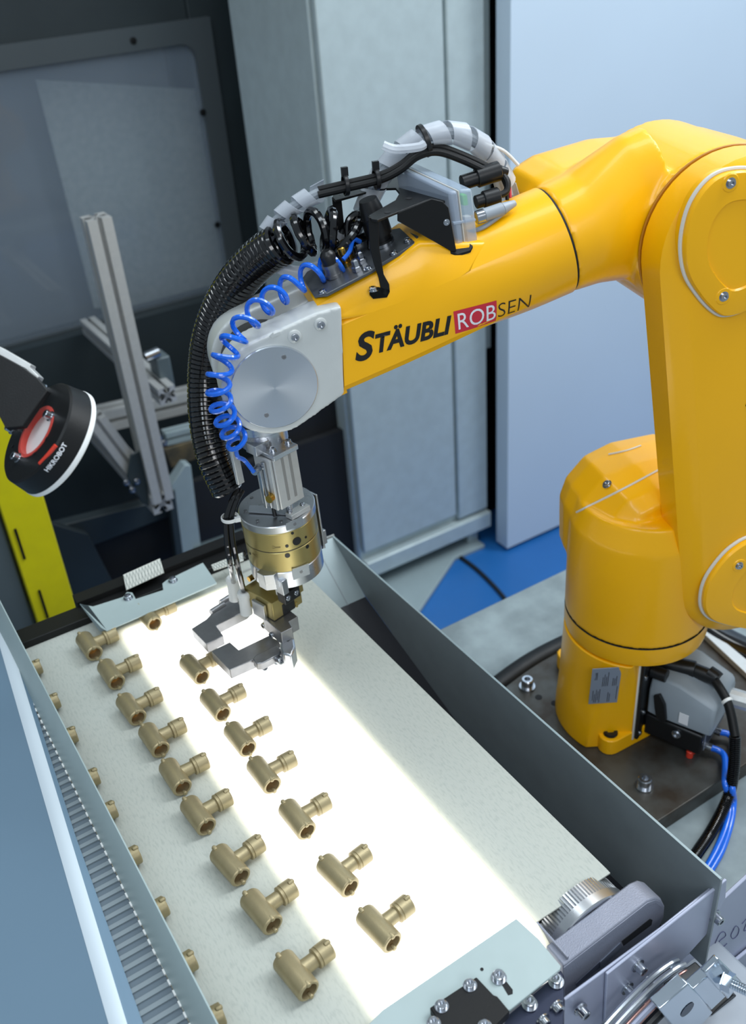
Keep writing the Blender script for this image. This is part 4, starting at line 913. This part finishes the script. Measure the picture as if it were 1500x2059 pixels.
for k, (dy, do) in enumerate(((0, 0), (10, .006))):
    tube(bm := nb(), pths([(640, 382+dy, -.03+do), (700, 368+dy, -.028+do), (765, 352+dy, -.025+do), (805, 332+dy, -.025+do), (840, 305+dy, -.025+do), (880, 296+dy, -.025+do), (930, 312+dy, -.02+do), (985, 338+dy, -.015+do)]), .0034, 10, smooth=8); obj('sheath', bm, BLKM, cb2_)
for q in ((695, 372), (757, 360)):
    p = AP(q[0], q[1], -.022); ringtube(bm := nb(), p-UA*.002, UA, .0098, .0080, .004, 18); o_ = obj('tie', bm, BLK, cb2_); bm = nb(); box(bm, p+ZA*.012, (.006, .004, .008), (UA, WA, ZA)); obj('tie_head', bm, BLK, cb2_)
p = AP(852, 283, -.03); ringtube(bm := nb(), p-(-UA*.9+ZA*.3)*.002, -UA*.95+ZA*.25, .0150, .0125, .0045, 24); setp(obj('cable_tie', bm, BLK, origin=p), 'black cable tie round the top of the clear spiral arch', 'cable tie')
tw = thing('thin_lead', 'thin white lead from the spiral wrap to the yellow elbow', 'cable', AP(1000, 305, -.03))
tube(bm := nb(), pths([(770, 292, -.015), (795, 300, -.012), (840, 296, -.012), (852, 290, -.014)]), .0042, 8, smooth=6); obj('loose_end', bm, CLEAR, tw)
tube(bm := nb(), pths([(930, 275, -.03), (975, 290, -.03), (1012, 303, -.03), (1042, 332, -.03)]), .0017, 8, smooth=6); obj('lead', bm, WHITE, tw)
#------------------------------------------------------------------- bracket and enclosure on the forearm
br = thing('sensor_bracket', 'black folded sheet bracket standing on the yellow forearm', 'bracket', AP(765, 590, .045))
zt_ = AP(750, 437, .046).z
bm = nb(); prism(bm, [Z(a, c, zt_) for a, c in ((741, 433), (746, 440), (759, 442), (865, 399), (893, 405), (905, 392), (790, 340), (745, 352), (672, 388), (668, 396), (674, 403), (760, 379), (795, 378), (803, 388), (795, 402))], (0, 0, -.0022)); obj('top_sheet', bm, BLKM, br, bev=.0005)
def apoly(name, pts, off, th, m, par, bev=.0005): bm = nb(); prism(bm, [AP(a, c, off) for a, c in pts], -WA*th); return obj(name, bm, m, par, bev=bev)
apoly('front_leg', [(741, 436), (761, 442), (763, 500), (772, 552), (783, 572), (784, 586), (776, 596), (768, 590), (762, 560), (752, 530), (744, 500)], .0475, .0025, BLKM, br)
p1 = [AP(784, 582, .0475), AP(778, 594, .0475), AP(750, 597, .0475), AP(742, 588, .0475), AP(744, 580, .0475), AP(760, 576, .0475)]
bm = nb(); prism(bm, p1, -ZA*.0022); obj('foot', bm, BLKM, br, bev=.0004)
screw(br, AP(750, 584, .0478), ZA, .0035, .0035, STEEL)
apoly('back_leg', [(668, 398), (686, 392), (694, 470), (700, 520), (688, 525), (676, 470)], -.038, .0025, BLKM, br)
apoly('side_sheet', [(800, 428), (868, 400), (890, 405), (902, 418), (906, 440), (918, 505), (908, 506), (880, 490), (800, 445)], .040, .0022, BLKM, br)
bm = nb(); prism(bm, [AP(906, 506, .040), AP(920, 512, .040), AP(946, 504, .040), AP(951, 494, .040), AP(940, 486, .030), AP(905, 495, .030)], -ZA*.002); obj('lip', bm, BLKM, br, bev=.0004)
for q in ((822, 399), (779, 427)): lathe(bm := nb(), Z(q[0], q[1], zt_+.0002), ZA, [(0, .0028), (.0002, .0028)], 16); obj('hole', bm, DARK, br)
screw(br, AP(898, 447, .0402), WA, .0022, .001, STEEL)
en = thing('enclosure', 'small frosted clear plastic enclosure held by the black bracket', 'box', AP(925, 440, .02))
E0 = AP(905, 386, .036); EL = AP(792, 333, -.038)-E0; EH = AP(919, 496, .036)-E0; ET = AP(950, 379, .030)-E0
def ebox(name, l0, l1, h0, h1, t0, t1, m, bev=.002, par=None):
    bm = nb(); vs = []
    rings(bm, [[E0+EL*l+EH*h+ET*t for h, t in ((h0, t0), (h1, t0), (h1, t1), (h0, t1))] for l in (l0, l1)]); return obj(name, bm, m, par or en, bev=bev)
ebox('base_shell', 0, 1, 0, 1, .42, 1, CBOX, .0025); ebox('lid', .01, .99, .01, .99, 0, .38, CBOX, .0025); ebox('gasket', .01, .99, .01, .99, .385, .415, TRIM, 0)
ebox('circuit_board', .12, .9, .15, .85, .62, .66, mat('circuit_green', C(60, 140, 90), .5), 0); ebox('indicator', .03, .10, .12, .30, .60, .80, mat('indicator_green', C(90, 220, 80), .4), 0)
ebox('terminal', .02, .08, .50, .60, .55, .85, WHITE, .0005); ebox('corner_rib', .005, .05, .55, .60, -.01, 1.01, CBOX, .0005)
cn = thing('round_connector', 'upper thick black round connector at the right of the enclosure', 'connector', AP(970, 352, -.01))
def pc(name, a, b, r, m, par, r1=None): cyl(bm := nb(), a, b, r, 24, r1=r1, bev=.0006); return obj(name, bm, m, par)
pc('body', AP(928, 368, -.012), AP(962, 357, -.012), .0070, BLK, cn); pc('nut', AP(958, 358, -.012), AP(1004, 343, -.012), .0092, BLK, cn); pc('boot', AP(1004, 343, -.012), AP(1020, 346, -.012), .0050, BLK, cn, .004)
cn = thing('round_connector', 'lower thick black round connector at the right of the enclosure', 'connector', AP(980, 398, -.0))
pc('body', AP(956, 407, .002), AP(975, 401, .002), .0062, BLK, cn); pc('nut', AP(972, 402, .002), AP(1003, 393, .002), .0080, BLK, cn)
tube(bm := nb(), pths([(1003, 393, .002), (1018, 385, .0), (1020, 366, -.005), (1008, 348, -.012)]), .0032, 10, smooth=6); obj('lead', bm, BLKM, cn)
cn = thing('round_connector', 'slim grey moulded connector with a knurled nut under the two black ones', 'connector', AP(990, 424, .02))
pc('nut', AP(957, 438, .022), AP(974, 433, .022), .0062, STEEL, cn); pc('body', AP(972, 433, .022), AP(1010, 420, .020), .0060, mat('grey_cable', C(150, 158, 166), .4), cn); pc('boot', AP(1010, 420, .02), AP(1036, 408, .018), .0055, mat('grey_cable', C(150, 158, 166), .4), cn, .003)
tube(bm := nb(), pths([(1036, 408, .018), (1022, 420, .02), (990, 445, .022), (960, 462, .022), (900, 480, .0), (850, 485, -.01), (830, 470, -.02)]), .0022, 8, smooth=6); obj('lead', bm, mat('grey_cable', C(150, 158, 166), .4), cn)
wl = thing('wire_pair', 'short red and black wires beside the yellow elbow', 'wire', AP(1025, 385, -.01))
tube(bm := nb(), pths([(1016, 352, -.012), (1024, 372, -.01), (1026, 398, -.005)]), .0014, 8, smooth=5); obj('red_wire', bm, REDB, wl)
tube(bm := nb(), pths([(1010, 358, -.010), (1018, 378, -.008), (1020, 402, -.003)]), .0018, 8, smooth=5); obj('black_wire', bm, BLKM, wl)
#=================================================================== RING LIGHT ON THE LEFT
RD = .75
def RP(px, py, dd=0.): return EYE+ray(px, py)*(RD+dd)
rl = thing('ring_light', 'round black ring light with a white rim, tilted at the left edge', 'lamp', RP(85, 860))
AX = (RT*.64+DN*.40+FW*.66).normalized()
RC = RP(73, 868)
mrk = frame(AX)
rings_closed(bm := nb(), RC, AX, [(0, .0215), (0, .0415), (.0015, .0430), (.017, .0452), (.017, .040), (.013, .030), (.009, .0215)], 72); obj('housing', bm, BLKM, rl)
rings_closed(bm := nb(), RC, AX, [(.0172, .030), (.0172, .0450), (.0182, .0456), (.0210, .0456), (.0222, .0440), (.0222, .030)], 72); obj('diffuser', bm, WHITE, rl)
rings_closed(bm := nb(), RC, AX, [(-.0006, .0195), (-.0006, .0222), (.012, .0222), (.012, .0195)], 48); obj('red_ring', bm, mat('red_ring', C(196, 70, 60), .35), rl)
lathe(bm := nb(), RC+AX*.0045, AX, [(0, .0196), (.001, .0196)], 48); obj('lens_cover', bm, mat('pale_lens', C(232, 222, 220), .25), rl)
_dn = (DN-AX*DN.dot(AX)).normalized(); _rt = AX.cross(_dn).normalized()
def ringp(px, py, h=0.):   # point of the ring's back face under a pixel
    d = ray(px, py); o = RC+AX*h; return EYE+d*((o-EYE).dot(AX)/d.dot(AX))
for q in ((88, 783), (103, 838), (26, 864), (38, 922)):
    screw(rl, ringp(q[0], q[1])-AX*0, -AX, .0032, .006, STEEL)
for q in ((24, 897), (68, 912), (70, 802), (92, 882)): lathe(bm := nb(), ringp(q[0], q[1], -.0003), -AX, [(0, .0015), (.0002, .0015)], 12); obj('hole', bm, DARK, rl)
# bracket plates going up and left
BPn = (FW*.5+AX*.5).normalized()
bm = nb(); P = [RP(x, y) for x, y in ((-60, 690), (0, 714), (52, 742), (84, 766), (104, 790), (88, 812), (55, 862), (20, 866), (0, 828), (-60, 800))]; prism(bm, [p-AX*.004 for p in P], -FW*.004 if False else AX*.004); obj('bracket_plate', bm, BLKM, rl, bev=.0006)
bm = nb(); prism(bm, [RP(x, y, .004) for x, y in ((-40, 680), (0, 697), (62, 733), (60, 739), (78, 757), (74, 764), (52, 742), (0, 714), (-40, 700))], FW*.012); obj('bracket_edge', bm, ALUM, rl, bev=.0004)
# red mark and lettering on the housing rim
def rimpt(px, py):
    d = ray(px, py).normalized(); best = None
    for i in range(600, 900):
        p = EYE+d*(i*.001+.0); q = p-RC; h = q.dot(AX); r = (q-AX*h).length; g = abs(r-(.043+.0022*h/.017))+ (0 if 0 <= h <= .017 else 1)
        if best is None or g < best[0]: best = (g, p)
        if g < .0012: return p
    return best[1]
a_ = rimpt(80, 932); b_ = rimpt(112, 895); n_ = ((a_+b_)/2-RC); n_ = (n_-AX*n_.dot(AX)).normalized()
xd = (b_-a_).normalized(); xd = (xd-n_*xd.dot(n_)).normalized(); ydr = n_.cross(xd)
bm = nb(); tube(bm, [a_+n_*.0004, (a_+b_)/2+n_*.0010, b_+n_*.0004], .0016, 8, smooth=4); obj('red_mark', bm, REDP, rl)
a2 = rimpt(96, 950); n2 = (a2-RC); n2 = (n2-AX*n2.dot(AX)).normalized(); b2 = rimpt(133, 903)
x2 = (b2-a2); x2 = x2-AX*x2.dot(AX); 
def ringtext(s, a, b, size):
    # letters wrapped round the conical rim
    va = (a-RC); ha = va.dot(AX); u = (va-AX*ha).normalized(); vb = (b-RC); vb = (vb-AX*vb.dot(AX)).normalized(); s_ = u.cross(vb).dot(AX); sg = 1 if s_ > 0 else -1; v = AX.cross(u)*sg
    cu = bpy.data.curves.new('t', 'FONT'); cu.body = s; cu.size = size; cu.offset = .0001; o = bpy.data.objects.new('t', cu); COL.objects.link(o)
    me = bpy.data.meshes.new_from_object(o.evaluated_get(bpy.context.evaluated_depsgraph_get())); bpy.data.objects.remove(o)
    bm = nb(); bm.from_mesh(me)
    for w in bm.verts:
        th = w.co.x/.0445; h = ha-w.co.y; r = .0430+.0022*h/.017+.0004; w.co = RC+AX*h+(u*math.cos(th)+v*math.sin(th))*r
    return obj('lettering', bm, WPR, rl, smooth=False, recalc=False)
ringtext('HIKROBOT', a2, b2, .0052)
tube(bm := nb(), [RP(-120, 700, .02), RP(-40, 705, .01), RP(-5, 760, .004)], .006, 10, smooth=6); obj('stalk', bm, BLKM, rl)
#=================================================================== NEAR END OF THE CONVEYOR
def yp_(name, pts, y, t, m, par, bev=.0008): bm = nb(); prism(bm, [YP(a, c, y) for a, c in pts], (0, t, 0)); return obj(name, bm, m, par, bev=bev)
nc = thing('near_cover_plate', 'mint grey cover plate over the near end of the belt', 'plate', Z(960, 2000, .004))
bm = nb(); prism(bm, [Z(a, c, .007) for a, c in ((1038, 1847), (1083, 1888), (1128, 1942), (1126, 1949), (1026, 2030), (1018, 2032), (990, 2070), (940, 2110), (690, 2110), (769, 2031))], (0, 0, -.003)); obj('plate', bm, COVER, nc, bev=.0006)
screw(nc, Z(1003, 1967, .007), ZA, .0048, .006, STEEL)
bm = nb(); prism(bm, [Z(a, c, .0074) for a, c in ((1006, 1974), (1014, 1968), (1031, 1990), (1031, 1998), (1022, 2001))], (0, 0, -.0004)); obj('slot', bm, DARK, nc)
lathe(bm := nb(), Z(969, 1949, .0072), ZA, [(0, .0014), (.0003, .0014)], 10); obj('hole', bm, DARK, nc)
jb = thing('junction_box', 'black square cover with zinc screws at the bottom of the picture', 'box', Z(940, 2030, .01))
bm = nb(); prism(bm, [Z(a, c, .016) for a, c in ((864, 2026), (958, 1964), (992, 2000), (1000, 2003), (1025, 2033), (985, 2075), (905, 2090))], (0, 0, -.0088)); obj('cover', bm, BLKM, jb, bev=.0008)
for q in ((945, 1979), (888, 2021), (872, 2056), (975, 2062)): screw(jb, Z(q[0], q[1]+3, .016), ZA, .0042, .004, STEEL)
db = thing('drive_block', 'dark block with socket screws below the near cover plate', 'block', Z(1085, 2010, -.03))
bm = nb(); prism(bm, [Z(a, c, -.008) for a, c in ((1020, 2040), (1128, 1950), (1134, 1962), (1134, 2070), (990, 2110))], (0, 0, -.04)); obj('block', bm, mat('dark_anodised', C(40, 46, 66), .35, .5), db, bev=.001)
for q, ax in (((1118, 1975), ZA), ((1117, 2022), -V((0, 1, 0))), ((1090, 2050), -V((0, 1, 0))), ((1065, 2020), ZA)): screw(db, Z(q[0], q[1], -.0075), ax, .0048, .006, STEEL)
# cast bearing arm with slots
ba = thing('bearing_arm', 'grey cast arm with two long slots beside the toothed roller', 'arm', YP(1230, 1920, .345))
AY = .342
arm_px = [(1133, 1942), (1302, 1812), (1318, 1805), (1330, 1808), (1337, 1822), (1335, 1845), (1328, 1862), (1200, 1990), (1146, 2040), (1134, 2040)]
yp_('casting', arm_px, AY, .022, CAST, ba, .0015)
yp_('rim', [(1134, 1946), (1302, 1816), (1318, 1810), (1328, 1813), (1332, 1824), (1326, 1822), (1318, 1816), (1304, 1821), (1140, 1950)], AY-.0006, .0008, CAST, ba, .0002)
yp_('slot', [(1250, 1893), (1307, 1848), (1312, 1850), (1310, 1860), (1254, 1902)], AY-.0004, .001, DARK, ba, 0)
yp_('slot', [(1158, 1978), (1206, 1934), (1207, 1945), (1160, 1984)], AY-.0004, .001, mat('slot_shade', C(70, 76, 92), .5), ba, 0)
yp_('web', [(1207, 1935), (1248, 1896), (1252, 1905), (1208, 1948)], AY-.0008, .001, mat('milled_face', C(112, 120, 136), .4, .5), ba, 0)
bm = nb(); box(bm, (.3468, .366, -.012), (.0016, .044, .022)); obj('end_cheek', bm, CAST, ba)
# bolted front plates
FYp = .326
fpn = thing('front_plate', 'pale folded plate bolted in front of the tray, lower right', 'plate', YP(1330, 1900, FYp))
yp_('plate', [(1221, 1960), (1454, 1776), (1462, 1769), (1459, 1808), (1420, 1880), (1370, 1935), (1260, 2040), (1215, 2090)], FYp, .003, LILAC, fpn)
yp_('back_strip', [(1136, 2012), (1332, 1868), (1440, 1782), (1454, 1776), (1450, 1800), (1222, 1975), (1214, 2050), (1190, 2090), (1136, 2110)], FYp+.0035, .003, LILAC, fpn)
for q in ((1442, 1843), (1287, 1942), (1266, 1988), (1172, 2030)):
    p = YP(q[0]-6, q[1]-2, FYp); lathe(bm := nb(), p, (0, -1, 0), [(0, .0068), (.0015, .0068), (.0015, .0046), (.008, .0046), (.0088, .0038), (.0088, .0024), (.006, .0022), (.006, 0)], 22, cap1=False); obj('screw', bm, STEEL, fpn)
sk = thing('end_panel', 'pale panel with handwritten capital letters at the right edge', 'panel', YP(1450, 1950, .34))
yp_('panel', [(1150, 2100), (1290, 1990), (1459, 1806), (1560, 1712), (1560, 1865), (1470, 1934), (1250, 2120)], .345, .004, LILAC, sk)
yp_('lower_panel', [(1240, 2140), (1462, 1948), (1560, 1868), (1560, 2140)], .340, .004, LILAC, sk)
PN = [((1432, 1912), (1446, 1880), (1456, 1874), (1459, 1882), (1446, 1894), (1453, 1904), (1462, 1897)), ((1476, 1868), (1470, 1880), (1474, 1888), (1483, 1880), (1486, 1868), (1480, 1862), (1474, 1870)), ((1492, 1858), (1505, 1845), (1496, 1872), (1510, 1862))]
for pn_ in PN:
    tube(bm := nb(), [YP(a, c, .3446) for a, c in pn_], .00035, 6, smooth=5); obj('pen_letter', bm, mat('pen_ink', C(80, 84, 120), .6), sk)
# pulley and toggle clamp
pu = thing('pulley', 'grooved pulley with bright copper coloured edges, bottom right', 'pulley', YP(1330, 2030, .31))
CP = mat('copper_edge', C(196, 150, 140), .22, .9)
for dx, dy, m, r_ in ((0, 0, CP, .0014), (14, 10, CP, .0014), (-14, -8, ALU, .003), (7, 5, LILAC, .0035), (24, 20, BLK, .005), (-28, -16, STEEL, .003)):
    P = [YP(a+dx, c+dy, .308) for a, c in ((1225, 2100), (1262, 2058), (1300, 2018), (1340, 1980), (1372, 1956), (1390, 1948))]
    tube(bm := nb(), P, r_, 10, smooth=6); obj('rim_edge', bm, m, pu)
tg_ = thing('toggle_clamp', 'shiny zinc clamp with a round hole and threaded stud, bottom right', 'clamp', YP(1390, 2010, .29))
CH = mat('bright_zinc', C(206, 216, 226), .12, 1.)
def plate4(name, px, y, t, m, par, bev=.0012): return yp_(name, px, y, t, m, par, bev)
plate4('block', [(1326, 2030), (1385, 1978), (1434, 2036), (1375, 2100), (1350, 2060)], .286, .012, CH, tg_)
lathe(bm := nb(), YP(1382, 2030, .2858), (0, -1, 0), [(0, .0078), (.0003, .0078)], 28); obj('hole', bm, mat('dark_bore', C(60, 70, 84), .3, .6), tg_)
plate4('arm', [(1393, 1990), (1445, 1945), (1480, 1985), (1430, 2032)], .290, .010, CH, tg_)
plate4('stud_plate', [(1418, 1958), (1446, 1928), (1492, 1974), (1464, 2010)], .282, .006, CH, tg_)
pn_ = YP(1455, 1970, .281); lathe(bm := nb(), pn_, V((.35, -1, .15)), [(0, .0105), (.001, .0105), (.001, .0088), (.008, .0088)], 6); obj('nut', bm, CH, tg_, ang=20)
q = pn_+V((.35, -1, .15)).normalized()*.008
bm = nb(); lathe(bm, q, V((.35, -1, .15)), [(k*.001, .0042 if k % 2 else .0048) for k in range(16)]+[(.016, .0034)], 18); obj('stud', bm, CH, tg_)
plate4('rubber_pad', [(1350, 1995), (1415, 1950), (1425, 1962), (1385, 1985), (1360, 2010)], .300, .01, BLK, tg_); plate4('rubber_pad', [(1430, 2040), (1475, 2000), (1490, 2005), (1440, 2060)], .296, .01, BLK, tg_)
